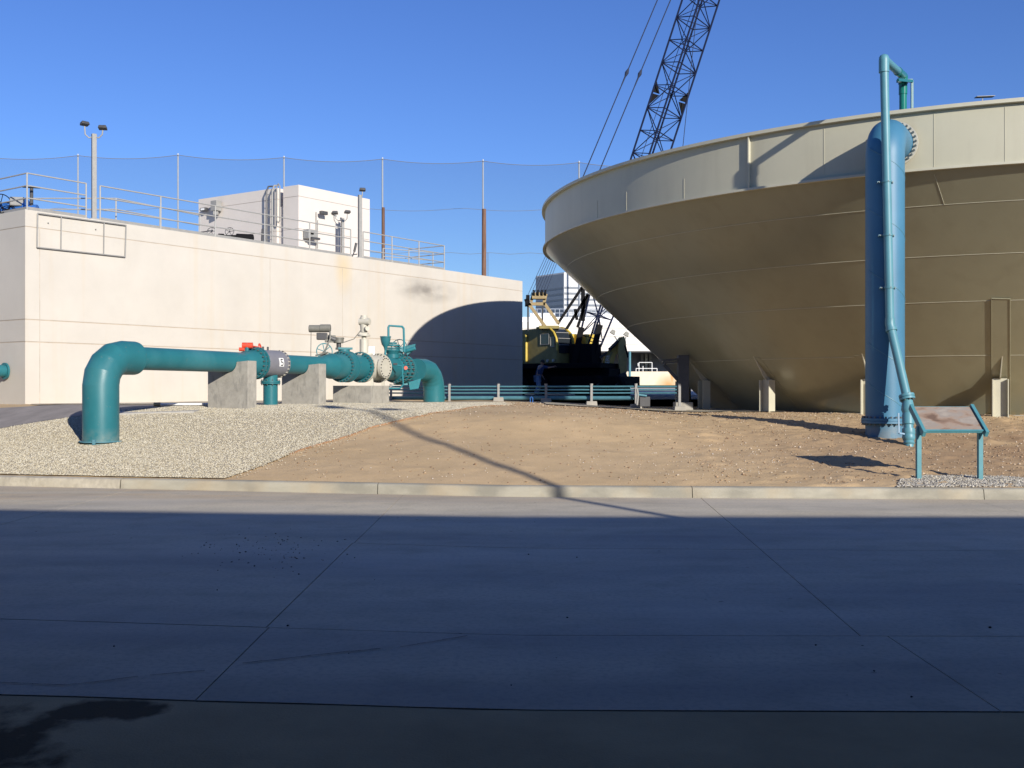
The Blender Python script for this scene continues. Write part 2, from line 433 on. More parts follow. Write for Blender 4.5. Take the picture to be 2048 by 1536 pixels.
layer(dirt_m, (.62, .52, .38), dd2)
def dd3(n, pos):      # darker, freshly turned soil round the standpipe and the sign
    return mth(n, 'MULTIPLY', mth(n, 'MULTIPLY', blob(n, pos, (10.5, 20.5, .5), (8, 6.5, 3), .9), nz(n, pos, .9, (1,1,1), 8, .2, .5)), .95)
layer(dirt_m, (.31, .19, .10), dd3)
def dd4(n, pos): return mth(n, 'MULTIPLY', nz(n, pos, 60, (1, 1, 1), 3, .52, .66), .35)
layer(dirt_m, (.34, .24, .14), dd4)
def dz(x, y):
    z = ground(x, y); k = y-kerb_y(x)
    if k > .2 and k < 14 and -17 < x < 15:
        rgh = .6+1.5*sst(1.5, 6, x)
        z += rgh*(.008*noise.noise(Vector((x*3.5, y*8, 1)))+.012*noise.noise(Vector((x*9, y*14, 3)))+.009*noise.noise(Vector((x*23, y*29, 8))))
        t_ = noise.noise(Vector((x*2.1, y*3.1, 11)))
        if t_ > .25: z += rgh*.05*(t_-.25)
    return z
tag(grid_mesh('dirt_ground', xs_range(), lambda x: [kerb_y(x)+o for o in offs], dz, dirt_m), kind='structure')

# gravel bank left of the dirt
BP = [hit(*p) for p in ((440, 960), (520, 935), (600, 902), (740, 857), (850, 832), (950, 816), (1010, 812))]
BPx = [p[0] for p in BP]; BPy = [p[1] for p in BP]
KB = [p[1]-kerb_y(p[0]) for p in BP]
KB[0] = 0.0
def edge_x(k): return float(np.interp(k, KB, BPx))           # right edge of the gravel at distance k behind the kerb
gravel_m = mat('gravel', (.50, .45, .35), .9, .2, 30, .8, 55, detail=8)
def gv(n, pos):
    v = n.nodes.new('ShaderNodeTexVoronoi'); v.inputs['Scale'].default_value = 26; n.links.new(pos, v.inputs[0])
    r = n.nodes.new('ShaderNodeMapRange'); r.inputs[1].default_value = .25; r.inputs[2].default_value = .6; n.links.new(v.outputs[0], r.inputs[0])
    return mth(n, 'MULTIPLY', r.outputs[0], .6)
layer(gravel_m, (.28, .235, .16), gv)
ks = list(np.arange(.17, 9.0, .10))+list(np.arange(9.0, 17, .5))
vs = []; NX = 130
for k in ks:
    xr = edge_x(k)
    for i in range(NX):
        t = i/(NX-1); x = -20+(xr+20)*t; y = kerb_y(x)+k
        vs.append((x, y, ground(x, y)+.022))
mb = MB(); mb.v = vs
def nodrive(v): return not (v[0] < -7.2 and v[1] > float(np.interp(v[0], [-22, -11.4, -7.2], [20.7, 23.3, 27.6]))+.15)
mb.f = [(j*NX+i, j*NX+i+1, (j+1)*NX+i+1, (j+1)*NX+i) for j in range(len(ks)-1) for i in range(NX-1) if nodrive(vs[j*NX+i])]
tag(mb.build('gravel_bank', gravel_m, smooth=True, ang=60), kind='structure')
# strip of gravel along the crest and round the sign
mb = MB()
cr = [hit(1000, 812), hit(1200, 813)]
for (x0, x1, y0, y1) in ((1.0, 8.0, 30.4, 33.6),):
    n = 30
    for i in range(n):
        for j in range(8):
            q = [(x0+(x1-x0)*(i+a)/n, y0+(y1-y0)*(j+b)/8) for a, b in ((0,0),(1,0),(1,1),(0,1))]
            mb.add([(x, y, ground(x, y)+.03) for x, y in q], [(0,1,2,3)])
tag(mb.build('gravel_strip', gravel_m, smooth=False), kind='structure')
SG = [(6.05, 16.42), (6.35, 17.05), (6.8, 17.42), (7.6, 17.5), (8.3, 17.3), (8.9, 16.9), (9.2, 16.38)]
def in_sign(x, y):
    ins = False; n = len(SG)
    for i in range(n):
        (ax, ay), (bx, by) = SG[i], SG[i-1]
        if (ay > y) != (by > y) and x < (bx-ax)*(y-ay)/(by-ay)+ax: ins = not ins
    return ins
# loose stones
def stones(name, spots, smin, smax, m, flat=.6, label=None, seed=1):
    rng = np.random.RandomState(seed); N = len(spots)
    base = np.array([(1,0,0),(0,1,0),(-1,0,0),(0,-1,0),(0,0,1),(0,0,-1)], float)
    fc = np.array([(0,1,4),(1,2,4),(2,3,4),(3,0,4),(1,0,5),(2,1,5),(3,2,5),(0,3,5)])
    P = np.array(spots); s = rng.uniform(smin, smax, (N,1,1))*(rng.uniform(.6, 1.4, (N,1,3)))
    V = base[None]*rng.uniform(.65, 1.25, (N,6,3))+rng.uniform(-.25, .25, (N,6,3))
    V = V*s*np.array([1,1,flat])
    a = rng.uniform(0, 2*PI, N); c, t = np.cos(a), np.sin(a)
    X = V[:,:,0]*c[:,None]-V[:,:,1]*t[:,None]; Y = V[:,:,0]*t[:,None]+V[:,:,1]*c[:,None]
    V = np.stack([X, Y, V[:,:,2]], -1)+P[:,None,:]
    me = bpy.data.meshes.new(name); me.vertices.add(N*6); me.vertices.foreach_set('co', V.reshape(-1))
    fs = (fc[None]+np.arange(N)[:,None,None]*6).reshape(-1)
    nf = N*8; me.loops.add(nf*3); me.loops.foreach_set('vertex_index', fs.astype(np.int32))
    me.polygons.add(nf); me.polygons.foreach_set('loop_start', np.arange(0, nf*3, 3, dtype=np.int32))
    me.polygons.foreach_set('loop_total', np.full(nf, 3, dtype=np.int32)); me.update(calc_edges=True); me.validate()
    me.materials.append(m); o = bpy.data.objects.new(name, me); COL.objects.link(o)
    return tag(o, label, None, None, 'stuff')
def stone_mat(name, cols, rough=.9):
    m = bpy.data.materials.new(name); m.use_nodes = True; n = m.node_tree; p = n.nodes['Principled BSDF']
    p.inputs['Roughness'].default_value = rough
    g = n.nodes.new('ShaderNodeNewGeometry'); r = n.nodes.new('ShaderNodeValToRGB'); r.color_ramp.interpolation = 'CONSTANT'
    n.links.new(g.outputs['Random Per Island'], r.inputs[0])
    e = r.color_ramp.elements
    e[0].color = (*cols[0], 1); e[1].position = 1/len(cols); e[1].color = (*cols[1], 1)
    for i, c in enumerate(cols[2:]): q = e.new((i+2)/len(cols)); q.color = (*c, 1)
    n.links.new(r.outputs[0], p.inputs['Base Color']); return m
def in_drive(x, y):
    # everything beyond the near edge of the asphalt drive
    e = float(np.interp(x, [-22, -11.4, -7.2], [20.7, 23.3, 27.6])) if x < -7.2 else 99
    return y > e
gst = stone_mat('gravel_stones', [(.50,.45,.33),(.42,.37,.26),(.60,.55,.43),(.36,.31,.22),(.54,.48,.34),(.46,.43,.35),(.64,.60,.48)])
sp = []
while len(sp) < 145000:
    k = random.uniform(.17, 9.5) if random.random() < .84 else random.uniform(9.5, 15); xr = edge_x(k)+(random.gauss(0, .03) if random.random() < .9 else abs(random.gauss(0, .28))); x = random.uniform(-13.5 if k < 9.5 else -7, min(xr, 1.5)); y = kerb_y(x)+k
    if abs(x) > y*.52 and x < 0: continue
    if in_drive(x, y): continue
    sp.append((x, y, ground(x, y)+.028))
tag(stones('gravel_stones', sp, .007, .018, gst, .6, seed=2), None)
sp = []
while len(sp) < 5000:
    x = random.uniform(6, 9.3); y = random.uniform(16.35, 17.6)
    if in_sign(x, y): sp.append((x, y, ground(x, y)+.012))
stones('sign_gravel', sp, .012, .028, stone_mat('sign_gravel_stones', [(.40,.38,.33),(.30,.28,.24),(.52,.49,.42),(.24,.22,.19),(.46,.41,.31)]), .6, seed=3)
sp = []
while len(sp) < 9000:
    y = random.uniform(16.8, 33); x = random.uniform(-4, 13)
    k = y-kerb_y(x)
    if k < .25 or x < edge_x(min(k, 9)) or in_sign(x, y) or x > y*.5: continue
    dens = .25+.75*sst(2, 8, x)+(.8 if (3.3 < x < 4.6 and 17 < y < 19) else 0)+(.5 if y > 26 else 0)
    if random.random() > dens*(.4+.9*max(0, .5+noise.noise(Vector((x, y*1.5, 7))))): continue
    sp.append((x, y, ground(x, y)+.008))
stones('dirt_pebbles', sp, .006, .026, stone_mat('pebbles', [(.30,.20,.12),(.42,.31,.20),(.24,.15,.09),(.52,.44,.34),(.33,.23,.14)]), .6, seed=4)
sp = [(x, y, z) for x, y, z in sp if random.random() < .0]
while len(sp) < 260:
    y = random.uniform(16.8, 21); x = random.uniform(-2.5, 7)
    if y-kerb_y(x) < .3 or x < edge_x(y-kerb_y(x)): continue
    if random.random() > (1 if 3 < x < 5 else .25): continue
    sp.append((x, y, ground(x, y)+.008))
stones('white_pebbles', sp, .006, .014, stone_mat('white_pebble', [(.7,.67,.62),(.62,.58,.5)]), .6, seed=6)
sp = []
while len(sp) < 120:
    px = random.gauss(540, 75); py = random.gauss(1102, 20)
    if py < 1055: continue
    x, y = g0(px, py); sp.append((x, y, .008))
for i in range(26):
    x, y = g0(random.uniform(0, 2000), random.uniform(1010, 1400)); sp.append((x, y, .006))
stones('dirt_crumbs', sp, .004, .012, stone_mat('crumbs', [(.03,.025,.02),(.05,.04,.03)]), .5, seed=5)

# redwood edging board between gravel and dirt
mb = MB(); pts = []
for k in np.arange(KB[2]-.4, KB[6], .22):
    x = edge_x(k); y = kerb_y(x)+k; pts.append(Vector((x, y, ground(x, y)+.018)))
for a, b in zip(pts, pts[1:]): mb.bar(a, b, .022, .03)
tag(mb.build('edging_board', M['header'], smooth=False), 'thin redwood edging board between pale gravel and brown dirt', 'edging')

# asphalt drive crossing behind the gravel
def strip(name, A, B, m, dzz, nx=40, ny=10):
    mb = MB(); 
    for i in range(nx):
        for j in range(ny):
            q = []
            for a, b in ((0,0),(1,0),(1,1),(0,1)):
                t = (i+a)/nx; u = (j+b)/ny
                pa = Vector(np.interp(t, [0,.5,1], [A[0][c], A[1][c], A[2][c]]) for c in (0,1)) if False else None
                ax = np.interp(t, [0,.5,1], [p[0] for p in A]); ay = np.interp(t, [0,.5,1], [p[1] for p in A])
                bx = np.interp(t, [0,.5,1], [p[0] for p in B]); by = np.interp(t, [0,.5,1], [p[1] for p in B])
                x = ax+(bx-ax)*u; y = ay+(by-ay)*u; q.append((x, y, ground(x, y)+dzz))
            mb.add(q, [(0,1,2,3)])
    return tag(mb.build(name, m, smooth=False), kind='structure')
strip('asphalt_drive', [(-22, 20.7), (-11.4, 23.3), (-7.2, 27.6)], [(-24, 24.6), (-12.4, 26.4), (-4.5, 32.5)], M['asphalt'], .034)
strip('gravel_margin', [(-12.2, 27.4), (-9, 29.8), (-3, 35.0)], [(-13.4, 29.0), (-11.6, 31.2), (-5.5, 39.8)], gravel_m, .03)
# yard behind, in the shade of the basin
yard_m = mat('yard_asphalt', (.10, .095, .09), .9, .15, 1, .2, 50)
mb = MB(); mb.add([(-1.8,36,1.29),(60,36,1.06),(160,74,1.06),(-30,74,1.29)], [(0,1,2,3)])
mb.v = [(-2,37.5,1.285),(60,52,1.28),(160,140,1.28),(-60,140,1.30)]; mb.f = [(0,1,2,3)]
tag(mb.build('yard', yard_m, smooth=False), kind='structure')
mb = MB(); mb.v = [(5, 60, 1.30), (30, 60, 1.30), (32, 74, 1.80), (5, 74, 1.80)]; mb.f = [(0,1,2,3)]
tag(mb.build('concrete_ramp', mat('ramp_concrete', (.42,.40,.36), .9), smooth=False), kind='structure')
mb = MB(); mb.v = [(5, 71, 1.71), (30, 71, 1.71), (32, 76, 1.93), (5, 76, 1.93)]; mb.f = [(0,1,2,3)]
tag(mb.build('lawn', M['lawn'], smooth=False), kind='structure')

# ------------------------------------------------------------------ concrete basin with deck
ZT = 6.72; ZB = 1.0
wd_ = Vector((.58, .8146, 0)); ld_ = Vector((-.814, .581, 0))
CN = Vector((.712*29.2-34.41, 29.2, 0)); EN = Vector((.712*49.0-34.41, 49.0, 0))
LEN = (EN-CN).length
basin = thing('concrete_basin', (CN.x, CN.y, ZB), 'long cream painted concrete basin with railed deck on top', 'building')
mb = MB()
A = CN; B = EN; C_ = EN+ld_*22; D_ = CN+ld_*22
# wall with recessed joints: stacked bands, each band a hair proud of the grooves
def band(mb, z0, z1, out=0.0, a=None, b=None):
    a0 = (CN if a is None else a)-ld_*0; 
    p = [CN+(-wd_-ld_*1)*out*1, EN+(wd_-ld_)*out, EN+ld_*22+wd_*out, CN+ld_*22-wd_*out]
    mb.add([(*q.xy, z0) for q in p]+[(*q.xy, z1) for q in p], [(3,2,1,0),(4,5,6,7),(0,1,5,4),(1,2,6,5),(2,3,7,6),(3,0,4,7)])
for z0, z1 in ((ZB, 3.005), (3.035, 3.63), (3.66, 6.235), (6.26, ZT)): band(mb, z0, z1, .009)
mb.build('wall', M['wall'], basin, smooth=False)
mb = MB(); band(mb, ZB, ZT-.02, 0.0); mb.build('joint_groove', M['groove'], basin, smooth=False)
seam_m = mat('seam', (.46,.40,.33), .9)
for s_ in (.42, 8.9, 12.45):
    p = CN+wd_*s_-ld_*.010; mb = MB()
    mb.box((p.x, p.y, (ZB+ZT-.5)/2), (.018, .006, ZT-.5-ZB), rz=math.atan2(wd_.y, wd_.x))
    mb.build('vertical_seam', seam_m, basin, smooth=False)
# tube frame fixed to the upper wall
fr = MB()
def onwall(px, py, out=.06):
    a = (px-1024)/F; d = 34.41/(.712-a); return W(px, py, d)-ld_*out
c4 = [onwall(73, 427), onwall(250, 451), onwall(248, 514), onwall(72, 495)]
for i in range(4): fr.tube([c4[i], c4[(i+1) % 4]], .02, 8)
for px in (120.5, 206): fr.tube([onwall(px, 427+(px-73)*.1356), onwall(px-.8, 495+(px-72)*.108)], .017, 8)
for px, py in ((95, 446), (190, 459)): fr.tube([onwall(px, py, .0), onwall(px, py, .06)], .014, 6)
tag(fr.build('tube_frame', M['galv']), 'grey rectangular tube frame bolted flat to the wall below the deck rail', 'frame')

# deck railings: every post and every rail a part
RAILS = []
def railing(name, pts, label, post_px=None, h=1.05, r=.024, levels=(1.05, .70, .35), step=1.85, kick=True, group=None):
    t = thing(name, pts[0], label, 'railing', group)
    for lv in levels:
        mb = MB(); mb.tube([p+Vector((0,0,lv)) for p in pts], r*.85, 8); mb.build('rail', M['alum'], t)
    L = 0; seg = []
    for a, b in zip(pts, pts[1:]):
        n = max(1, round((b-a).length/step))
        for i in range(n+1):
            if i == 0 and a is not pts[0]: continue
            p = a.lerp(b, i/n); mb = MB(); mb.tube([p, p+Vector((0,0,h))], r, 8)
            mb.box((p.x, p.y, p.z+.02), (.09, .09, .03)); mb.build('post', M['alum'], t)
    if kick:
        mb = MB()
        for a, b in zip(pts, pts[1:]): mb.bar(a+Vector((0,0,.06)), b+Vector((0,0,.06)), .012, .10)
        mb.build('kickplate', M['galv'], t, smooth=False)
    return t
def deck(px, inset=.12):
    a = (px-1024)/F; d = 34.41/(.712-a); p = Vector((a*d, d, ZT)); return p+ld_*inset
cin = CN+ld_*.12+wd_*.12+Vector((0,0,ZT))
railing('guard_rail', [cin+ld_*6, cin, deck(177)], 'pale guard rail wrapping the left corner of the basin deck', step=2.2)
railing('guard_rail', [deck(205), deck(706)], 'longest pale guard rail on the deck edge, between the two light poles', step=1.95)
railing('guard_rail', [deck(731), deck(893), deck(893)+ld_*2.0], 'short pale guard rail at the right end of the deck past the second light pole', step=1.7)
q0 = W(62, 395, 33.3); q1 = W(232, 396, 33.3); q2 = W(400, 428, 36.6)
for q in (q0, q1, q2): q.z = ZT
railing('guard_rail', [q0, q1, q2], 'inner guard rail further back on the deck, low behind the corner rail', step=2.4, kick=False)
q3 = W(470, 470, 39.5); q4 = W(545, 470, 39.5); q3.z = q4.z = ZT
q5 = Vector((-1.1+ld_.x*3, 45+ld_.y*3, ZT)); q6 = Vector((-5.6, 45.3, ZT))
railing('guard_rail', [q6, q5], 'inner guard rail between the roof house and the right end rail', step=2.2, kick=False)

# plant room on the deck
pr = thing('roof_house', W(597, 493, 41), 'cream block plant room standing on the deck with ladder and lamps', 'building')
rd = Vector((.594, .804, 0)); lf = Vector((-.836, .549, 0)); K = Vector((-.2046*41, 41, 0)); ZH = 9.70
WR = 3.98; 
def blk(mb, s0, s1, t0, t1, z0, z1):
    p = [K+lf*s0+rd*t0, K+lf*s0+rd*t1, K+lf*s1+rd*t1, K+lf*s1+rd*t0]
    mb.add([(*q.xy, z0) for q in p]+[(*q.xy, z1) for q in p], [(3,2,1,0),(4,5,6,7),(0,1,5,4),(1,2,6,5),(2,3,7,6),(3,0,4,7)])
mb = MB()
for z0, z1 in ((ZT, 7.97), (7.985, 9.25), (9.265, ZH)):
    blk(mb, 0, .84, 0, WR, z0, z1)
    if z1 < 9.3: blk(mb, .85, 1.19, .12, WR, z0, z1-.3 if z1 > 9 else z1)
    blk(mb, 1.20, 5.85, 0, WR, z0, z1)
mb.build('wall', M['wall2'], pr, smooth=False)
mb = MB(); blk(mb, .02, .82, .02, WR-.02, ZT, ZH-.03); blk(mb, 1.22, 5.83, .02, WR-.02, ZT, ZH-.03); mb.build('joint_groove', M['groove'], pr, smooth=False)
def onleft(px, py, out=.1):
    a = (px-1024)/F; s = (a*K.y-K.x)/(lf.x-a*lf.y); p = K+lf*s-rd*out; return Vector((p.x, p.y, EYE+(HOR-py)*p.y/F))
def onright(px, py, out=.1):
    a = (px-1024)/F; s = (a*K.y-K.x)/(rd.x-a*rd.y); p = K+rd*s-lf*out; return Vector((p.x, p.y, EYE+(HOR-py)*p.y/F))
def onx(v, z): v.z = z; return v
lad = thing('roof_ladder', onx(onleft(548, 480, .25), ZT), 'dark looped access ladder on the plant room wall by the gap', 'ladder')
for px in (541.5, 553):
    b = onx(onleft(px, 480, .22), ZT+.05); t_ = onx(onleft(px, 480, .22), 9.55)
    mb = MB(); mb.tube([b, t_, t_+Vector((0,0,.22))+rd*.1, t_+Vector((0,0,.26))+rd*.3], .035, 8); mb.build('stringer', M['darkmet'] if px < 545 else M['galv'], lad)
for i in range(9):
    z = ZT+.3+i*.3; mb = MB(); mb.tube([onx(onleft(541.5, 480, .22), z), onx(onleft(553, 480, .22), z)], .014, 6); mb.build('rung', M['galv'], lad)
for px, lo in ((561, 8.1), (567, 8.1)):
    pass
mb = MB(); a_ = onx(onleft(561.5, 480, .2), 8.35); b_ = onx(onleft(567.5, 480, .2), 8.35)
mb.tube([a_, onx(a_.copy(), 9.7), onx(a_.lerp(b_, .5), 9.8), onx(b_.copy(), 9.7), b_, onx(a_.lerp(b_, .5), 8.25), a_], .025, 8)
tag(mb.build('vent_loop', M['galv']), 'pale narrow pipe loop in the gap of the plant room wall', 'pipe')
mb = MB(); mb.tube([onx(onleft(545, 480, .5), 8.0), onx(onleft(552, 480, .7), 7.5), onx(onleft(563, 480, .8), ZT+.05)], .05, 8)
tag(mb.build('slanting_pipe', M['darkmet']), 'dark slanting pipe dropping to the deck beside the looped ladder', 'pipe')
# wall fittings
f1 = MB(); c = onleft(440, 412, .2); f1.box(c, (.36, .28, .42), rz=math.atan2(lf.y, lf.x)); f1.box(c+Vector((0,0,-.3)), (.2, .2, .16))
tag(f1.build('junction_box', M['galv'], bevel=.01), 'grey junction box high on the left face of the plant room', 'box')
def wall_lamp(c, d, label, nm='wall_lamp'):
    t = thing(nm, c, label, 'lamp', 'small lamps on the plant room')
    mb = MB(); mb.box(c, (.34, .16, .14), rz=math.atan2(d.y, d.x)); mb.build('housing', M['darkmet'], t, bevel=.02)
    mb = MB(); mb.box(c-d.cross(Vector((0,0,1)))*.083+Vector((0,0,-.0)), (.22, .01, .08), rz=math.atan2(d.y, d.x)); mb.build('lens', M['white'], t)
wall_lamp(onleft(414, 419, .15), lf, 'small wall lamp at the far left end of the plant room')
wall_lamp(onright(638, 426, .25), rd, 'dark wall lamp on the bright right face of the plant room')
f2 = thing('control_box', onright(614, 470, .3), 'grey control box with black window on the plant room right face', 'box')
mb = MB(); mb.box(onright(614, 469, .2), (.5, .3, .36), rz=math.atan2(rd.y, rd.x)); mb.build('housing', M['galv'], f2, bevel=.01)
mb = MB(); mb.box(onright(611, 466, .37), (.14, .02, .1), rz=math.atan2(rd.y, rd.x)); mb.build('display', M['black'], f2)
mb = MB(); mb.box(onright(616, 477, .4), (.42, .1, .08), rz=math.atan2(rd.y, rd.x)); mb.build('tray', M['darkmet'], f2)
mb = MB(); mb.tube([onright(631, 497, .04), onright(631, 424, .04)], .02, 6); mb.tube([onright(634, 497, .04), onright(634, 440, .04)], .012, 6)
tag(mb.build('conduit', M['galv']), 'thin pale conduits running up the right face of the plant room', 'conduit')

# floodlight poles on the deck
def flood_pole(base, top_z, w, label, heads, mw):
    t = thing('light_pole', base, label, 'lamp post', 'light poles on the basin deck')
    mb = MB(); mb.box(((base.x), base.y, (base.z+top_z)/2), (w, w, top_z-base.z), rz=.62); mb.build('pole', M['galv'], t, smooth=False, bevel=.006)
    mb = MB(); mb.box((base.x, base.y, base.z+.03), (w*2, w*2, .05), rz=.62); mb.build('base_plate', M['galv'], t)
    for dx, dz, yaw in heads:
        mb = MB(); e = Vector((base.x+dx, base.y-.05, top_z+dz)); s0 = Vector((base.x, base.y, top_z-.08))
        mb.tube([s0, Vector((base.x+dx*.55, base.y-.02, top_z-.12)), Vector((base.x+dx*.95, base.y-.04, top_z-.02)), e], .02, 8)
        arm = mb.build('arm', M['alum'], t)
        mb = MB(); rot = Matrix.Rotation(yaw, 3, 'Z') @ Matrix.Rotation(R_(-18), 3, 'X')
        mb.box(e+Vector((0,0,.08)), (.25, .18, .10), rot=rot, taper=.85); mb.build('lamp_head', M['darkmet'], t, bevel=.02)
def onpx(px, k):
    a = (px-1024)/F; d = 34.41/(.712-a)+k; return Vector((a*d, d, ZT))
b = onpx(188, .25); flood_pole(b, EYE+(HOR-268)*b.y/F, .13, 'tall light pole near the left corner of the deck, two heads on curved arms', ((-.26, .22, .9), (.28, .10, .1)), .13)
b = onpx(720, .25); flood_pole(b, EYE+(HOR-390)*b.y/F, .13, 'light pole in the rail gap in front of the plant room, one head', ((.1, .12, .25),), .13)
b = W(649, 503, 43.0)-lf*1.0; b.z = ZT; flood_pole(b, EYE+(HOR-436)*b.y/F, .11, 'shorter light pole close against the bright face of the plant room', ((-.30, .13, .1), (.2, .16, .6)), .1)

# valves on the deck
def handwheel(mb, c, ax, r, rr=.014, sp=5):
    c = Vector(c); ax = Vector(ax).normalized(); u = ax.orthogonal().normalized(); v = ax.cross(u)
    pts = [c+(u*math.cos(2*PI*i/24)+v*math.sin(2*PI*i/24))*r for i in range(24)]
    mb.tube(pts, rr, 6, closed=True)
    for i in range(sp):
        a = 2*PI*i/sp; mb.tube([c, c+(u*math.cos(a)+v*math.sin(a))*r], rr*.8, 6)
    mb.cyl(c-ax*.03, ax, .06, rr*2.2, 10)
v1 = W(20, 430, 30.5); v1.z = ZT
t = thing('deck_valve', v1, 'blue deck valve with black handwheels at the left frame edge', 'valve')
mb = MB(); mb.cyl(v1+Vector((.0,0,.3)), (1,0,0), .45, .17, 18); mb.cyl(v1+Vector((.45,0,.3)), (1,0,0), .06, .22, 18); mb.cyl(v1+Vector((-.35,0,.25)), (1,0,0), .05, .22, 18); mb.cyl(v1+Vector((-.3,0,.25)), (1,0,0), .35, .15, 18); mb.build('valve_body', M['actblue'], t)
mb = MB(); mb.box(v1+Vector((.28,-.1,.42)), (.4,.28,.26), rz=.2); mb.build('actuator', M['galv'], t, bevel=.03)
mb = MB(); handwheel(mb, v1+Vector((-.15,-.25,.36)), (.35,-1,.15), .27); mb.build('handwheel', M['black'], t)
mb = MB(); handwheel(mb, v1+Vector((.1,-.35,.14)), (.2,-1,.9), .2); mb.build('handwheel', M['black'], t)
v2 = W(63, 420, 30.4); v2.z = ZT
t = thing('deck_valve', v2, 'upright dark handwheel valve behind the corner posts of the deck rail', 'valve')
mb = MB(); mb.tube([v2, v2+Vector((0,0,.82))], .05, 10); mb.build('stem', M['darkmet'], t)
mb = MB(); mb.cyl(v2+Vector((-.2,.05,.22)), (1,0,0), .35, .13, 14); mb.build('valve_body', M['actblue'], t)
mb = MB(); handwheel(mb, v2+Vector((0,0,.84)), (.05,-.15,1), .24); mb.build('handwheel', M['black'], t)
for k, (px, py, lab, col) in enumerate(((426, 452, 'dark blue deck valve with cross bars left of the valve pair before the plant room', 'actblue'), (462, 455, 'light blue deck valve with long black cylinder, right of the pair before the plant room', 'actlight'))):
    v = W(px, 470, 38.6); v.z = ZT
    t = thing('deck_valve', v, lab, 'valve', 'valves before the plant room')
    mb = MB(); mb.cyl(v+Vector((-.25,0,.22)), (1,0,0), .5, .17, 16); mb.cyl(v+Vector((-.05,0,.22)), (0,0,1), .35, .1, 12); mb.build('valve_body', M[col], t)
    mb = MB(); mb.box(v+Vector((0,0,.52)), (.45, .25, .24)); mb.cyl(v+Vector((.2,0,.55)), (1,0,-.05), .62 if k else .2, .16, 16); mb.build('actuator', M['black'], t, bevel=.02)
    mb = MB(); handwheel(mb, v+Vector((.0,-.2,.75)), (0,-1,.3), .16, .012); mb.tube([v+Vector((-.7,0,.72)), v+Vector((0,0,.82))], .02, 6) if not k else None; mb.build('handwheel', M['darkmet'], t)
mb = MB(); b = W(680, 500, 42.6)-lf*.8; b.z = ZT
mb.tube([b+Vector((-.2,0,0)), b+Vector((-.02,0,.5))], .025, 6); mb.tube([b+Vector((-.02,0,.5)), b+Vector((.06,0,.85))], .05, 8); mb.tube([b+Vector((-.2,0,.35)), b+Vector((.1,0,.4))], .02, 6)
tag(mb.build('deck_lever', M['darkmet']), 'dark slanted lever standing on the deck left of the single-head light pole', 'lever')

# stub pipe from the left end wall
a = (14-1024)/F; s_ = (a*CN.y-CN.x)/(ld_.x-a*ld_.y); pp = CN+ld_*s_; pz = EYE+(HOR-742)*pp.y/F
t = thing('wall_pipe', (pp.x, pp.y, pz), 'short teal pipe leaving the left end wall at the frame edge', 'pipe')
dr = -wd_
mb = MB(); mb.prof((pp.x, pp.y, pz), dr, [(0, .175), (6, .175)], 24); mb.build('pipe', M['teal'], t)
mb = MB(); mb.prof(Vector((pp.x, pp.y, pz))+dr*.04, dr, [(0, .235), (.05, .235)], 24); mb.build('flange', M['teal'], t)

# ------------------------------------------------------------------ steel clarifier tank
TC = Vector((15.64, 36.02, 0)); TR = 14.49; TZT = 7.92; TZB = 6.56; TK = 1.058; NS = 320
def cone_r(z): return TR-(TZB-z)*TK
tank = thing('clarifier_tank', (TC.x, TC.y, .9), 'huge beige steel clarifier tank, shallow cone below an upright rim band', 'tank')
def rev(mb, pr, n=NS, c=TC):
    rs = [[Vector((c.x+r*math.cos(2*PI*q/n), c.y+r*math.sin(2*PI*q/n), z)) for q in range(n)] for r, z in pr]
    mb.rings(rs, False)
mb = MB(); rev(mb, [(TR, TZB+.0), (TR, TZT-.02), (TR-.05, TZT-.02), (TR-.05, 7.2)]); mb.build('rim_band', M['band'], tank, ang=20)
mb = MB(); rev(mb, [(TR+.003, TZT-.085), (TR+.10, TZT-.085), (TR+.115, TZT-.08), (TR+.115, TZT), (TR-.06, TZT), (TR-.06, TZT-.03)]); mb.build('top_angle', M['tank_rim'], tank, ang=20)
mb = MB(); rev(mb, [(TR+.003, TZB+.02), (TR+.085, TZB+.02), (TR+.085, TZB-.035), (TR-.02, TZB-.035)]); mb.build('bottom_flange', M['tank_rim'], tank, ang=20)
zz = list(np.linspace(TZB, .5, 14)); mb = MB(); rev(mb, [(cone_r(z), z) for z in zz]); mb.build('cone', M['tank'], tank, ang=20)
for z in (5.87, 4.84, 3.83, 2.55):
    mb = MB(); r = cone_r(z); rev(mb, [(r-.002, z+.008), (r+.007, z+.004), (r+.008, z-.003), (r-.004, z-.009)]); mb.build('weld_seam', M['weld'], tank)
def tang(px):       # angle round the rim of the tank seen at px
    a = (px-1024)/F; A_ = a*a+1; B_ = -2*(a*TC.x+TC.y); C2 = TC.x**2+TC.y**2-TR**2; d = (-B_-math.sqrt(B_*B_-4*A_*C2))/2/A_
    return math.atan2(d-TC.y, a*d-TC.x)
for px in (1195, 1253, 1368, 1648, 1783, 1868, 2010):
    an = tang(px); mb = MB(); c = TC+Vector((math.cos(an), math.sin(an), 0))*(TR+.002); full = px in (1648, 1868)
    z0 = TZB+.03; z1 = (TZT-.09) if full else (TZB+.55 if px < 1400 else TZT-.09)
    mb.box((c.x, c.y, (z0+z1)/2), (.01, .014, z1-z0), rz=an); mb.build('weld_seam', M['band'], tank, smooth=False)
for k in range(1):
    an = tang(1500)+k*R_(30); mb = MB(); c = TC+Vector((math.cos(an), math.sin(an), 0))*(TR+.045)
    mb.box((c.x, c.y, (TZB+TZT)/2-.03), (.09, .028, TZT-TZB-.1), rz=an); mb.build('stiffener', M['tank_rim'], tank, smooth=False)
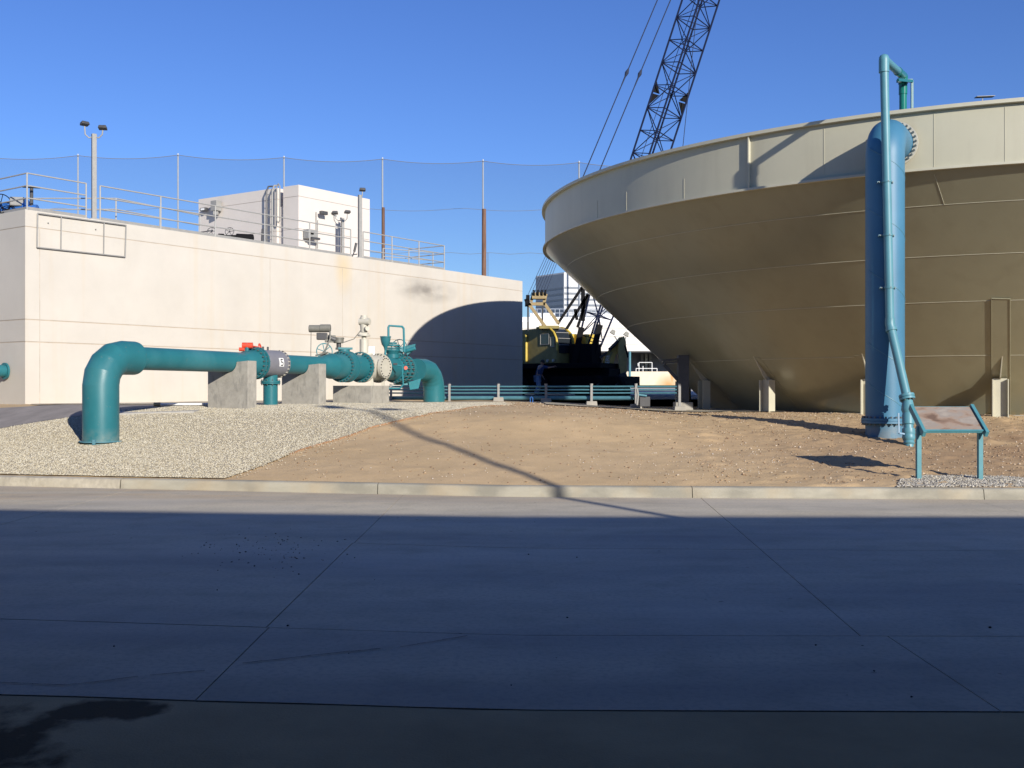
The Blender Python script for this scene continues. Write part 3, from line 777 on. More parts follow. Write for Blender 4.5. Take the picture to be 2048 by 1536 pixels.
for an0, z0, z1, dl in ((tang(1868), 6.45, 5.87, .012),):
    mb = MB(); p = []
    for i in range(7):
        z = z0+(z1-z0)*i/6; r = cone_r(z)+.004; p.append(Vector((TC.x+r*math.cos(an0+dl*i/6), TC.y+r*math.sin(an0+dl*i/6), z)))
    mb.tube(p, .006, 6); mb.build('weld_seam', M['weld'], tank)
# column pads and posts
ups = Vector((0,0,1))
def cone_at(px, z, out):
    a = (px-1024)/F; rr = cone_r(z)+out; A_ = a*a+1; B_ = -2*(a*TC.x+TC.y); C2 = TC.x**2+TC.y**2-rr*rr; d = (-B_-math.sqrt(B_*B_-4*A_*C2))/2/A_
    return Vector((a*d, d, z))
PX0, PX1 = 1983, 2020
mb = MB(); zs_ = [.9+(3.86-.9)*i/12 for i in range(13)]; rs = []
for z in zs_: rs.append([cone_at(PX0, z, .035), cone_at((PX0+PX1)/2, z, .035), cone_at(PX1, z, .035), cone_at(PX1, z, -.02), cone_at(PX0, z, -.02)])
mb.rings(rs, True)
mb.tube([cone_at(PX1, z, .035) for z in zs_]+[cone_at(PX0, 3.88, .035)], .014, 6); mb.tube([cone_at(PX0, z, .035) for z in zs_], .008, 6)
mb.build('pad_plate', M['tank'], tank)
for k in range(19):
    an = R_(194.5+18.95*k); rdv = Vector((math.cos(an), math.sin(an), 0)); tv = Vector((-rdv.y, rdv.x, 0))
    sl_ = Vector((rdv.x*TK, rdv.y*TK, 1)).normalized(); nrm = tv.cross(sl_); nrm = nrm if nrm.dot(rdv) > 0 else -nrm
    zl, zh = .9, 3.85; a_ = TC+rdv*cone_r(zl)+ups*zl; b_ = TC+rdv*cone_r(zh)+ups*zh
    if k != 3: zh = 2.6; b_ = TC+rdv*cone_r(zh)+ups*zh
    mb = MB(); mb.bar(a_+nrm*.002, b_+nrm*.002, .46, .02 if k == 3 else .008, up=nrm)
    pts = [a_+tv*.23+nrm*.03, b_+tv*.23+nrm*.03, b_-tv*.23+nrm*.03, a_-tv*.23+nrm*.03]
    if k == 3:
        for i in range(3): mb.tube([pts[i]-nrm*.018, pts[i+1]-nrm*.018], .010, 6)
    if k != 3: mb.build('pad_plate', M['tank'], tank)
    rp = cone_r(1.93)+.18; c = TC+rdv*rp
    mb = MB()
    mb.bar(c+ups*.96-rdv*.02, c+ups*1.97-rdv*.02, .34, .02, up=rdv)          # web
    mb.box(c+ups*1.45+tv*.18, (.26, .022, 1.0), rz=an); mb.box(c+ups*1.45-tv*.18, (.26, .022, 1.0), rz=an)
    mb.box(c+ups*.975, (.42, .56, .03), rz=an)
    mb.poly([c+ups*1.9-rdv*.1-tv*.012, c+ups*2.0+rdv*.12-tv*.012, c+ups*2.55+rdv*.5-tv*.012, c+ups*2.7+rdv*.62-tv*.012, c+ups*2.0-rdv*.3-tv*.012], tv*.024)
    mb.build('column', M['tank_rim'], tank, smooth=False)
mb = MB(); n = 96
mb.add([(TC.x+(TR-.06)*math.cos(2*PI*i/n), TC.y+(TR-.06)*math.sin(2*PI*i/n), 7.25) for i in range(n)], [tuple(range(n))])
mb.build('tank_water', mat('tank_water', (.03,.05,.04), .05, .05), tank, smooth=False)
mb = MB(); rev(mb, [(9.15, .93), (9.15, 1.01), (8.2, 1.01), (8.2, .93)], 96); mb.build('footing_ring', M['conc'], tank)
# bracket pier beneath the left side of the tank
t = thing('pipe_support', (5.35, 33, .95), 'dark steel bracket pier in the shade under the left edge of the tank', 'support')
c = W(1366, 815, 33)
mb = MB(); mb.box((c.x, 33, 1.95), (.34, .34, 1.6)); mb.build('column', M['darkmet'], t, bevel=.01)
mb = MB(); mb.box((c.x-.0, 33, 1.1), (.55, .55, .34)); mb.build('concrete_foot', M['conc'], t, bevel=.02)
mb = MB(); mb.bar((c.x-.72, 32.9, 2.58), (c.x+.15, 33, 2.66), .3, .06); mb.bar((c.x-.68, 32.9, 2.50), (c.x+.1, 33, 2.56), .2, .05); mb.bar((c.x-.6, 33, 2.46), (c.x-.1, 33, 1.9), .08, .1); mb.build('bracket', M['darkmet'], t, smooth=False)
# small walkway pieces on the rim, far right
mb = MB(); c = W(1972, 193, 30); mb.bar(c+Vector((-.3,0,-.02)), c+Vector((.22,0,.0)), .2, .015); mb.bar(c+Vector((-.1,0,-.2)), c+Vector((-.1,0,-.02)), .02)
tag(mb.build('hatch_cover', M['galv']), 'small grey hatch flap showing over the tank rim at the far right', 'hatch')

# ------------------------------------------------------------------ blue standpipe and flush line
SB = Vector((.3574*22.3, 22.3, ground0(7.97, 22.3)-.05)); SR = .40; RAD = Vector((.49, .8717, 0)); EZ = 7.17
sp_ = thing('standpipe', SB, 'thick blue standpipe bending into the rim of the tank', 'pipe')
mb = MB(); n = 56; path = []; zc = EZ-.56
path = [(SB, 0)]
def ring_at(c, d, r, n=56):
    d = d.normalized(); u = Vector((-RAD.y, RAD.x, 0)); v = d.cross(u); return [c+(u*math.cos(2*PI*q/n)+v*math.sin(2*PI*q/n))*r for q in range(n)]
rs = [ring_at(SB, ups, SR), ring_at(Vector((SB.x, SB.y, zc)), ups, SR)]
for i in range(1, 9):
    a = i/8*PI/2; c = Vector((SB.x, SB.y, zc))+RAD*(.56*(1-math.cos(a)))+ups*(.56*math.sin(a)); rs.append(ring_at(c, ups*math.cos(a)+RAD*math.sin(a), SR+.0*i))
ctr = Vector((SB.x, SB.y, EZ))+RAD*1.20; rs.append(ring_at(ctr, RAD, SR))
mb.rings(rs, False); mb.build('pipe', M['blue'], sp_, ang=50)
mb = MB(); mb.prof(ctr-RAD*.06, RAD, [(0, .41), (0, .505), (.05, .505), (.05, .41)], 56, False); mb.build('flange', M['creamv'], sp_)
mb = MB(); mb.bolts(ctr-RAD*.07, RAD, .46, 28, .024, .07); mb.build('flange_bolts', M['bolt'], sp_)
fz = EYE+(HOR-842)*22.0/F
mb = MB(); mb.prof((SB.x, SB.y, fz-.055), ups, [(0, .40), (0, .485), (.05, .485), (.053, .475), (.058, .485), (.11, .485), (.11, .40)], 56, False); mb.build('base_flange', M['blue'], sp_, ang=30)
mb = MB(); mb.bolts((SB.x, SB.y, fz), ups, .45, 26, .02, .19); mb.build('flange_bolts', M['bolt'], sp_)
for (z0, ph) in ((.9, 0), (1.75, .2), (3.3, .9), (4.6, .5), (5.9, .3)):
    p = []
    for i in range(41):
        t_ = i/40; a = PI+.2+t_*PI*1.05; p.append((SB.x+(SR+.002)*math.cos(a), SB.y+(SR+.002)*math.sin(a), z0+.95-t_*.85+0))
    hz = MB(); hz.tube(p, .006, 5); hz.build('spiral_weld', M['bluepvc'], sp_)
# thin flush line strapped to the standpipe
fl = thing('flush_line', (8.0, 21.0, .5), 'thin pale blue pipe strapped up the front of the standpipe with a gooseneck top', 'pipe')
r = .088
top = W(1768, 118, 21.8); kn = W(1780, 648, 21.8); k2 = W(1814, 795, 21.3); bs = W(1818, 893, 21.05)
mb = MB(); mb.tube([top, kn], r, 20); mb.build('riser', M['bluepvc'], fl)
gn = W(1806, 152, 24.0)
mb = MB(); mb.tube([top-ups*.0, gn], r*.95, 20); mb.build('gooseneck', M['creamv'] if False else M['bluepvc'], fl)
mb = MB(); mb.tube([top-ups*.28, top-ups*.02], r*1.2, 20); mb.tube([top-ups*.04]+[top+ups*(.0+.1*math.sin(q))*1 for q in (.3,.8,1.57)], [r*1.2, r*1.15, r*.9, r*.3], 20); mb.build('elbow_cap', M['bluepvc'], fl)
mb = MB(); dd_ = (gn-top).normalized(); mb.tube([gn-dd_*.75, gn+dd_*.02], r*1.12, 20); mb.tube([gn, gn-ups*.18], r*1.2, 20); mb.build('green_elbow', M['green_pipe'], fl)
mb = MB(); mb.tube([gn-ups*.1, gn-ups*1.7], r*.95, 20); mb.tube([gn-ups*.2, gn-ups*.42], r*1.08, 20); mb.build('drop_pipe', M['green_pipe'], fl)
mb = MB(); e = gn-ups*.13; mb.bar(e+Vector((.18,-.1,-.02)), e+Vector((-.32,-.55,-.12)), .05, .06); mb.bar(e+Vector((.18,-.1,-.0)), e+Vector((-.18,-.1,-.02)), .06, .06); mb.bar(e+Vector((.17,-.1,0)), e+Vector((.17,-.1,-1.5)), .05, .05); mb.build('angle_bracket', M['teal'], fl, smooth=False)
mb = MB(); dg = (k2-kn).normalized(); mb.tube([kn+ups*.12, kn+ups*.0, kn+dg*.12], r*1.15, 20); mb.tube([kn+dg*.10, kn+dg*.16], r*1.32, 20); mb.build('coupling', M['bluepvc'], fl)
mb = MB(); mb.tube([kn, k2], r*1.02, 20); mb.build('slanting_run', M['bluepvc'], fl)
mb = MB(); mb.prof(k2-dg*.02, dg, [(-.04, r), (-.04, .155), (.01, .155), (.015, .14), (.025, .155), (.07, .155), (.07, r)], 24, False); fg = mb.build('union_flange', M['bluepvc'], fl, ang=30)
mb = MB(); mb.bolts(k2, dg, .125, 8, .013, .15); mb.build('flange_bolts', M['bolt'], fg)
mb = MB(); s1 = k2+dg*.06; mb.prof(s1, (bs-s1), [(0, r*1.1), (.10, r*1.35), (.2, r*1.5), (.27, r*1.2), (.32, r*1.35), (.5, r*1.35), (.52, r*1.1), (.60, r*1.1)], 24); mb.build('swivel_joint', M['bluepvc'], fl)
mb = MB(); s2 = s1.lerp(bs, .62); mb.prof(s2, (bs-s2), [(0, .10), (.0, .125), (.10, .13), (.12, .12), (.18, .13), (.24, .11), (.25, .10), (.30, .115), (.33, .09), (.45, .09)], 20); mb.build('ball_valve', M['bluepvc'], fl, ang=30)
mb = MB(); hx = W(1798, 866, 20.9); mb.bar(hx, W(1797, 826, 20.9), .03, .02); mb.bar(hx, hx+Vector((.12,.05,-.02)), .04, .03); mb.build('valve_handle', M['handle'], fl, smooth=False)
for py in (363, 470, 575):
    c = top.lerp(kn, (py-118)/(648-118)); mb = MB(); mb.prof(c-ups*.02, ups, [(0, r*1.03), (0, r*1.16), (.04, r*1.16), (.04, r*1.03)], 20, False)
    mb.bar(c+Vector((-.17,.08,0)), c+Vector((.17,.08,0)), .03, .035); cl = mb.build('pipe_clamp', M['bluepvc'], fl, smooth=False)
    mb = MB(); 
    for sx in (-.14, .14): mb.cyl(c+Vector((sx,.04,0)), (0,1,0), .14, .014, 8)
    mb.cyl(c+Vector((0,-r*1.2,0)), (0,1,0), .03, .012, 8); mb.build('clamp_bolts', M['bolt'], cl)

# ------------------------------------------------------------------ information sign
sg = thing('information_sign', (7.25, 17.1, .22), 'low tilted information panel on two teal posts beside the kerb', 'sign')
FLx, FRx = (1849-1024)/F*16.95, (1969-1024)/F*16.95
fz_ = EYE+(HOR-861)*16.95/F
FL = Vector((FLx, 16.95, fz_)); FR = Vector((FRx, 16.95, fz_)); BL = W(1830, 815, 17.45); BR = W(1944, 812, 17.45); BL.z = BR.z = 1.42
vv = (BL-FL); vv = Vector((0, .5, 1.42-fz_)); BL = FL+vv; BR = FR+vv
pm = bpy.data.materials.new('print_with_glare'); pm.use_nodes = True; n = pm.node_tree; p = n.nodes['Principled BSDF']; p.inputs['Roughness'].default_value = .22
g = n.nodes.new('ShaderNodeNewGeometry'); mp = n.nodes.new('ShaderNodeMapping'); n.links.new(g.outputs['Position'], mp.inputs[0]); mp.inputs['Scale'].default_value = (1.6, 3, 3)
t1 = n.nodes.new('ShaderNodeTexNoise'); t1.inputs['Scale'].default_value = 2.1; t1.inputs['Detail'].default_value = 7; t1.inputs['Distortion'].default_value = .6; n.links.new(mp.outputs[0], t1.inputs[0])
rp = n.nodes.new('ShaderNodeValToRGB'); n.links.new(t1.outputs[0], rp.inputs[0]); e = rp.color_ramp.elements
e[0].position = .3; e[0].color = (.15,.10,.07,1); e[1].position = .7; e[1].color = (.33,.29,.24,1)  # blotchy glare on the print is painted into these colours
for ps, cc in ((.42, (.25,.175,.125,1)), (.5, (.30,.235,.18,1)), (.58, (.27,.235,.20,1))): q = e.new(ps); q.color = cc
n.links.new(rp.outputs[0], p.inputs['Base Color'])
nv = (FR-FL).cross(vv).normalized()
mb = MB(); mb.poly([FL+Vector((.02,0,0)), FR-Vector((.02,0,0)), BR-Vector((.02,0,0)), BL+Vector((.02,0,0))], -nv*.03); mb.build('panel', pm, sg, smooth=False)
M['signteal'] = mat('sign_teal', (.07, .24, .28), .5, .08, 6)
ex = vv.normalized()*.05
for P, Q, s_ in ((FL, BL, -1), (FR, BR, 1)):
    mb = MB(); off = Vector((.02*s_, 0, 0)); mb.bar(P-ex*1.4+off-nv*.02, Q+ex*.6+off-nv*.02, .055, .11, up=nv); mb.build('side_frame', M['signteal'], sg, smooth=False, bevel=.004)
mb = MB(); mb.bar(FL+Vector((.02,0,0))-nv*.015, FR-Vector((.02,0,0))-nv*.015, .03, .05, up=nv); mb.build('front_trim', M['signteal'], sg, smooth=False)
mb = MB(); mb.bar(BL+Vector((.02,0,0))-nv*.02, BR-Vector((.02,0,0))-nv*.02, .03, .03, up=nv); mb.build('back_trim', M['signteal'], sg, smooth=False)
for px in (1837, 1960):
    x = (px-1024)/F*17.1; mb = MB(); mb.box((x, 17.1, (.1+fz_+.06)/2), (.075, .075, fz_+.06-.1)); mb.build('post', M['signteal'], sg, smooth=False, bevel=.005)

# ------------------------------------------------------------------ big teal pipeline
U = Vector((.3915, .9202, 0)); PN = Vector((.9202, -.3915, 0)); PZ = 2.37
def ax_d(d): return Vector((.4255*d-17.66, d, PZ-(d-22)*.004))
def ax_px(px): return ax_d(17.66/(.4255-(px-1024)/F))
main = thing('pipeline', ax_d(21.5)-ups*(PZ-.6), 'big teal above-ground water main between two mitred elbows', 'pipe')
def mitre(mb, base, top_c, dirv, r, br, n=48, segs=3, sgn=1, end=.35):
    """vertical leg from base up, mitred bend of radius br into dirv"""
    zc = top_c.z-br; rs = []
    def rg(c, d):
        d = d.normalized(); u = dirv.cross(ups).normalized(); v = d.cross(u); return [c+(u*math.cos(2*PI*q/n)+v*math.sin(2*PI*q/n))*r for q in range(n)]
    o = Vector((base.x, base.y, zc)); rs.append(rg(base, ups)); rs.append(rg(o, ups))
    for i in range(1, segs):
        a = i/segs*PI/2; c = o+dirv*(br*(1-math.cos(a)))+ups*(br*math.sin(a)); rs.append(rg(c, ups*math.cos(a)+dirv*math.sin(a)))
    rs.append(rg(o+dirv*br+ups*br, dirv)); rs.append(rg(o+dirv*(br+end)+ups*br, dirv))
    mb.rings(rs, True); return o+dirv*(br+end)+ups*br
b0 = Vector((ax_d(21.55).x, 21.55, .52)); 
mb = MB(); e1 = mitre(mb, b0, ax_d(22.3), U, .36, .58, segs=4, end=.34); mb.build('near_elbow', M['teal'], main, ang=10)
mb = MB(); mb.prof(b0+ups*.10, ups, [(0, .363), (0, .43), (.018, .43), (.018, .363)], 48, False); mb.box(b0+Vector((.02,-.40,.11)), (.06,.05,.1)); mb.build('base_ring', M['dust_blue'], main)
mb = MB(); mb.prof(e1, U, [(0, .36), (.03, .355), (.12, .26), (.14, .25)], 48, False); mb.build('reducer', M['teal'], main, ang=20)
def seg(name, p0, p1, r, m='teal', parent=main, n=48, prof=None):
    mb = MB(); a = ax_px(p0); b = ax_px(p1); L = (b-a).length
    mb.prof(a, b-a, prof(L) if prof else [(0, r), (L, r)], n); return mb.build(name, M[m], parent, ang=25)
mb = MB(); a = e1+U*.13; b = ax_px(498); mb.prof(a, b-a, [(0, .25), ((b-a).length, .25)], 48, False); mb.build('pipe', M['teal'], main)
seg('reducer', 482, 506, .3, prof=lambda L: [(0, .25), (L*.5, .31), (L, .33)])
def flange(px, R, w=.05, n=20, mt='teal', parent=main, bl='bolt', ri=.2, br=.016):
    c = ax_px(px); mb = MB(); mb.prof(c-U*w/2, U, [(0, ri), (0, R), (w, R), (w, ri)], 48, False); f = mb.build('flange', M[mt], parent, ang=30)
    mb = MB(); mb.bolts(c, U, R-.035, n, br, w+.10); mb.build('bolt_ring', M[bl], f); return f
flange(507, .40); flange(512.5, .41)
gm = thing('flow_meter', ax_px(538)-ups*1.1, 'dark grey flow meter spool clamped in the teal main above a teal branch', 'meter')
OFF[gm.name] = Vector(gm.location)
seg('body', 515, 557, .345, 'grey', gm); mb = MB(); c = ax_px(557); mb.prof(c, U, [(0, .36), (.03, .36), (.03, .2)], 40, False); fl_ = mb.build('end_plate', M['grey'], gm)
mb = MB(); mb.bolts(c-U*.02, U, .345, 22, .018, .06); mb.build('bolt_ring', M['creamv'], fl_)
# white plate with its S-shaped mark, bent to the spool
side = (PN*math.cos(R_(8))+ups*math.sin(R_(8)))
cc = ax_px(541)
def on_spool(s, h, out):
    an = R_(4)+h/.347; return cc+U*s+(PN*math.cos(an)+ups*math.sin(an))*(.347+out)
def patch(mb, s0, s1, h0, h1, out, th=.006):
    n = 4
    for i in range(n):
        a = h0+(h1-h0)*i/n; b = h0+(h1-h0)*(i+1)/n
        mb.add([on_spool(s0,a,out), on_spool(s1,a,out), on_spool(s1,b,out), on_spool(s0,b,out), on_spool(s0,a,out-th), on_spool(s1,a,out-th), on_spool(s1,b,out-th), on_spool(s0,b,out-th)], [(0,1,2,3),(4,7,6,5),(0,4,5,1),(1,5,6,2),(2,6,7,3),(3,7,4,0)])
mb = MB(); patch(mb, -.09, .10, -.10, .12, .006); pl = mb.build('name_plate', M['white'], gm)
mb = MB()
for (s0, s1, h0, h1) in ((-.03, .06, .07, .095), (-.04, -.015, .01, .08), (-.03, .05, -.0, .025), (.04, .06, -.06, .01), (-.04, .05, -.08, -.055)): patch(mb, s0, s1, h0, h1, .010, .003)
mb.build('mark', M['black'], pl)
for s_ in (-.25, -.05): mb = MB(); c = ax_px(538)+U*s_; mb.cyl(c+ups*.34, ups, .09, .025, 10); mb.build('lug', M['darkmet'], gm)
# red hydrant caps on top
t = thing('air_release', ax_px(496)+ups*.3, 'orange red capped air release fitting on top of the main', 'valve')
c = ax_px(494); mb = MB(); mb.cyl(c+ups*.28, ups, .2, .05, 12); mb.build('stem', M['teal'], t)
mb = MB(); mb.cyl(c+ups*.43+Vector((-.12,0,0)), (1,.1,0), .26, .075, 16); mb.cyl(c+ups*.33+Vector((-.17,-.1,0)), (1,.1,0), .13, .05, 12); mb.build('red_cap', M['red'], t)
mb = MB(); mb.tube([c+ups*.42+Vector((.1,0,0)), c+ups*.4+U*.5], .018, 8); handwheel(mb, c+ups*.40+U*.55+Vector((0,-.05,0)), (1,0,.2), .09, .02, 3); mb.build('handle', M['red'], t)
# branch pipe below the meter
c = ax_px(541); t = thing('branch_pipe', (c.x, c.y, 1.2), 'short upright teal pipe with flange under the grey meter', 'pipe')
mb = MB(); mb.cyl((c.x, c.y, 1.15), ups, PZ-.3-1.15, .185, 28); mb.build('pipe', M['teal'], t)
mb = MB(); mb.prof((c.x, c.y, 1.83), ups, [(0, .18), (0, .25), (.035, .25), (.04, .24), (.045, .25), (.08, .25), (.08, .18)], 32, False); f = mb.build('flange', M['teal'], t, ang=30)
mb = MB(); mb.bolts((c.x, c.y, 1.87), ups, .225, 10, .013, .15); mb.build('bolt_ring', M['bolt'], f)
seg('pipe', 559, 648, .25); seg('reducer', 640, 662, .3, prof=lambda L: [(0, .25), (L, .36)]); seg('pipe', 661, 682, .36)
flange(683, .455, .06, 26); 
vb = thing('butterfly_valve', ax_px(688), 'teal butterfly valve with grey motor gearbox leaning over the main', 'valve')
seg('valve_body', 684.5, 693, .44, 'teal', vb)
c = ax_px(688); mb = MB(); mb.cyl(c+ups*.35, ups, .17, .17, 16); mb.box(c+ups*.52, (.42,.34,.06), rz=.4); mb.build('bonnet', M['teal'], vb)
c = ax_px(676)
mb = MB(); mb.cyl(ax_px(688)+ups*.54+Vector((-.15,0,0)), ups, .16, .07, 14); mb.build('stem', M['darkmet'], vb)
k0 = ax_px(688)+Vector((-.15,0,.68)); mb = MB(); mb.cyl(k0, ups, .15, .14, 20); mb.cyl(k0+ups*.11, ups, .05, .155, 20); mb.box(k0+Vector((-.24,-.05,.12)), (.3,.2,.2), rz=.2); mb.build('gearbox', M['midmet'], vb, bevel=.01)
mb = MB(); k1 = k0+Vector((-.42,-.1,.27)); mb.cyl(k1+Vector((-.42,0,.14)), (1,0,0), .34, .105, 20); mb.cyl(k1+Vector((-.1,0,.15)), (1,0,0), .30, .115, 20); mb.build('motor', M['midmet'], vb, bevel=.012)
mb = MB(); mb.box(k1+Vector((-.05,.02,-.08)), (.3,.22,.2), rz=.1); mb.cyl(k1+Vector((.12,.0,-.1)), (1,.2,-.4), .25, .09, 14); mb.build('actuator', M['darkmet'], vb, bevel=.02)
mb = MB(); handwheel(mb, k1+Vector((.05,-.15,-.52)), (.45,-.9,.1), .23, .014, 6); mb.build('handwheel', M['teal2'], vb)
mb = MB(); mb.tube([k1+Vector((.2,-.1,.05)), k1+Vector((.22,-.18,-.15)), k1+Vector((.08,-.2,-.5)), k1+Vector((-.15,-.15,-.72)), ax_px(655)+ups*.38, ax_px(632)+ups*.28], .024, 8); mb.build('hose', M['midmet'], vb)
mb = MB(); mb.tube([k1+Vector((-.36,0,.05)), k1+Vector((-.37,0,-.68))], .009, 6); mb.build('rod', M['darkmet'], vb)
flange(694, .455, .06, 26)
seg('pipe', 694, 727, .36); flange(720.5, .455, .06, 26); 
ct = thing('check_valve', ax_px(740), 'cream painted tee valve with round blind cover facing the road', 'valve')
seg('valve_body', 723, 758, .38, 'creamv', ct); 
for px in (725, 757):
    c = ax_px(px); mb = MB(); mb.prof(c-U*.03, U, [(0, .3), (0, .455), (.06, .455), (.06, .3)], 44, False); f = mb.build('flange', M['creamv'], ct, ang=30)
    mb = MB(); mb.bolts(c, U, .42, 24, .018, .13); mb.build('bolt_ring', M['darkmet'], f)
c = ax_px(741); mb = MB(); mb.cyl(c, PN, .44, .25, 32); mb.build('neck', M['creamv'], ct)
mb = MB(); mb.prof(c+PN*.42, PN, [(0, .2), (0, .315), (.05, .315), (.055, .30), (.06, .315), (.10, .315)], 40, True); f = mb.build('blind_cover', M['creamv'], ct, ang=30)
mb = MB(); mb.bolts(c+PN*.50, PN, .28, 18, .017, .09); mb.build('bolt_ring', M['darkmet'], f)
for px in (728, 750):
    q = ax_px(px)+PN*.25; mb = MB(); mb.bar(q-ups*.25, Vector((q.x+.03, q.y, 1.79)), .09, .06); mb.build('leg', M['creamv'], ct, smooth=False)
# level instrument on the cream valve
c = ax_px(728); t = thing('level_transmitter', c+ups*.4, 'tall cream instrument head standing on the cream valve', 'instrument')
mb = MB(); mb.cyl(c+ups*.36, ups, .06, .26, 28); mb.cyl(c+ups*.42, ups, .42, .13, 24); mb.build('neck', M['creamv'], t)
mb = MB(); mb.cyl(c+ups*.84, ups, .12, .07, 16); mb.cyl(c+ups*.93, ups, .05, .19, 24); mb.box(c+ups*.99, (.24,.24,.1)); mb.build('collar', M['creamv'], t, bevel=.01)
mb = MB(); mb.prof(c+ups*1.05, ups, [(0,.1),(.1,.11),(.3,.13),(.42,.13),(.46,.10),(.5,.10)], 20); mb.cyl(c+ups*1.36+Vector((-.13,-.02,0)), (1,-.3,0), .33, .10, 20); mb.cyl(c+ups*1.15+Vector((.08,-.1,0)), (.6,-1,0), .1, .07, 16); mb.build('head', M['creamv'], t)
mb = MB(); mb.tube([c+ups*1.1+Vector((-.1,0,0)), c+ups*.85+Vector((-.3,0,0)), c+ups*.74+Vector((-.6,-.1,0)), k0+Vector((.14,0,.02))], .014, 6); mb.build('cable', M['midmet'], t)
mb = MB(); q = ax_px(742)+ups*.46+Vector((0,.15,0)); mb.box(q+ups*.06, (.19,.1,.26)); tag(mb.build('terminal_box', M['white'], bevel=.01), 'small white box on top of the cream valve', 'box')
seg('pipe', 758, 790, .36); 
t = thing('drain_tap', ax_px(760)+PN*.5, 'thin teal drain line with red tap in front of the main', 'tap')
q = ax_px(758)+PN*.55; mb = MB(); mb.tube([q+Vector((-.05,0,.1)), q+Vector((.22,0,.06)), q+Vector((.26,0,-.5)), q+Vector((.16,0,-.62)), q+Vector((-.9,-.1,-.62))], .027, 8); mb.build('pipe', M['teal2'], t)
mb = MB(); mb.box(q+Vector((.02,-.02,.12)), (.12,.05,.05)); mb.build('lever', M['darkmet'], t)
mb = MB(); mb.cyl(q+Vector((.33,-.04,.0)), (.3,-1,0), .05, .055, 14); mb.build('red_knob', M['red'], t)
# coupling flanges with open harness ring before the far elbow
for px in (789, 798, 807): flange(px, .45, .06, 22)
seg('pipe', 786, 812, .37, 'teal2')
mb = MB(); cpx = ax_px(793.5)
for q in range(20):
    a = 2*PI*q/20; o_ = (PN*math.cos(a)+ups*math.sin(a))*.425; mb.tube([ax_px(789)+o_, ax_px(807)+o_], .016, 6)
mb.build('harness_rods', M['bolt'], main)
fb = Vector((ax_px(868).x, ax_px(868).y, 1.15))
mb = MB(); mitre(mb, fb, ax_px(850)+ups*0, -U, .36, .68, segs=4, end=.55); mb.build('far_elbow', M['teal'], main, ang=10)
mb = MB(); q = ax_px(812); mb.box(q+Vector((-.1,0,-.47)), (.55,.35,.08), rz=.3); mb.poly([q+Vector((.1,-.2,-.42)), q+Vector((.5,-.2,-.3)), q+Vector((.42,-.2,-.62)), q+Vector((.15,-.2,-.66))], (0,.04,0)); mb.build('saddle', M['teal2'], main, smooth=False)
# air/vacuum valve with funnel and loop
t = thing('air_vacuum_valve', ax_px(782)+ups*.36, 'teal air valve with funnel and inverted U tube above the main', 'valve')
c = ax_px(776)
mb = MB(); fx = W(771, 700, c.y-.1); mb.prof(Vector((fx.x, fx.y, 2.87)), ups, [(0,.03),(.06,.045),(.12,.06),(.2,.12),(.34,.155),(.42,.16),(.42,.175),(.45,.175)], 24); mb.build('funnel', M['teal'], t)
mb = MB(); mb.tube([(fx.x, fx.y, 2.9), (fx.x-.02, fx.y, 2.7), (ax_px(776).x, ax_px(776).y, 2.6)], .035, 8); mb.build('stem', M['teal2'], t)
mb = MB(); u0 = Vector((fx.x+.09, fx.y, 3.3)); x2 = W(808, 700, c.y+.3).x
mb.tube([u0, u0+ups*.30, u0+Vector((.03,0,.35)), Vector((x2-.05, c.y+.2, u0.z+.34)), Vector((x2, c.y+.2, u0.z+.28)), Vector((x2+.02, c.y+.2, u0.z-.45))], .035, 10); mb.build('loop_tube', M['teal2'], t)
mb = MB(); c = ax_px(785); mb.cyl(c+ups*.33, ups, .12, .2, 20); mb.prof(c+ups*.42, ups, [(0,.16),(.1,.2),(.14,.24),(.18,.24)], 24); mb.cyl(c+ups*.62, ups, .04, .24, 24); mb.cyl(c+ups*.7, ups, .05, .24, 24); mb.cyl(c+ups*.77, ups, .05, .14, 20); mb.build('valve_body', M['teal'], t)
t = thing('gate_valve', ax_px(800)+ups*.4, 'teal valve with spoked handwheels at the end of the main before the elbow', 'valve')
mb = MB(); c = ax_px(803); mb.cyl(c+ups*.4+Vector((-.05,0,0)), ups, .3, .1, 14); mb.box(c+ups*.62, (.3,.26,.18), rz=.3); mb.cyl(c+Vector((.1,-.1,.55)), (1,-.2,.3), .38, .06, 12); mb.build('valve_body', M['teal2'], t, bevel=.01)
mb = MB(); handwheel(mb, c+Vector((-.05,-.25,.66)), (-.35,-1,.1), .27, .014, 6); mb.build('handwheel', M['teal'], t)
mb = MB(); mb.poly([c+Vector((.12,-.1,.72)), c+Vector((.45,-.05,.8)), c+Vector((.42,-.05,.62)), c+Vector((.18,-.1,.42))], (.0,.16,0)); mb.build('gear_cover', M['teal'], t, smooth=False, bevel=.01)

# concrete saddles
def saddle(d0, Wd, T, top, label, cradle=True):
    c = ax_d(d0); pz = c.z; out = []; r = .26; n = 14
    L = c-PN*Wd/2; Rr = c+PN*Wd/2
    pts = [Vector((L.x, L.y, 1.1)), Vector((Rr.x, Rr.y, 1.1)), Vector((Rr.x, Rr.y, top))]
    if cradle:
        for i in range(n+1):
            a = -PI*i/n; h = PN*(r*math.cos(a)); pts.append(Vector((c.x+h.x, c.y+h.y, min(top, pz)+r*math.sin(a))))
    pts.append(Vector((L.x, L.y, top)))
    mb = MB(); mb.poly(pts, U*T)
    return tag(mb.build('concrete_saddle', M['conc'], smooth=False, bevel=.012), label, 'concrete support', 'concrete supports of the teal main')
saddle(25.3, 1.2, .34, 2.385, 'first concrete saddle block from the left, left of the grey meter')
saddle(28.1, 1.2, .34, 2.375, 'second concrete saddle block, right of the grey meter')
saddle(30.5, 1.3, 1.05, 1.79, 'low wide concrete plinth under the cream valve', False)
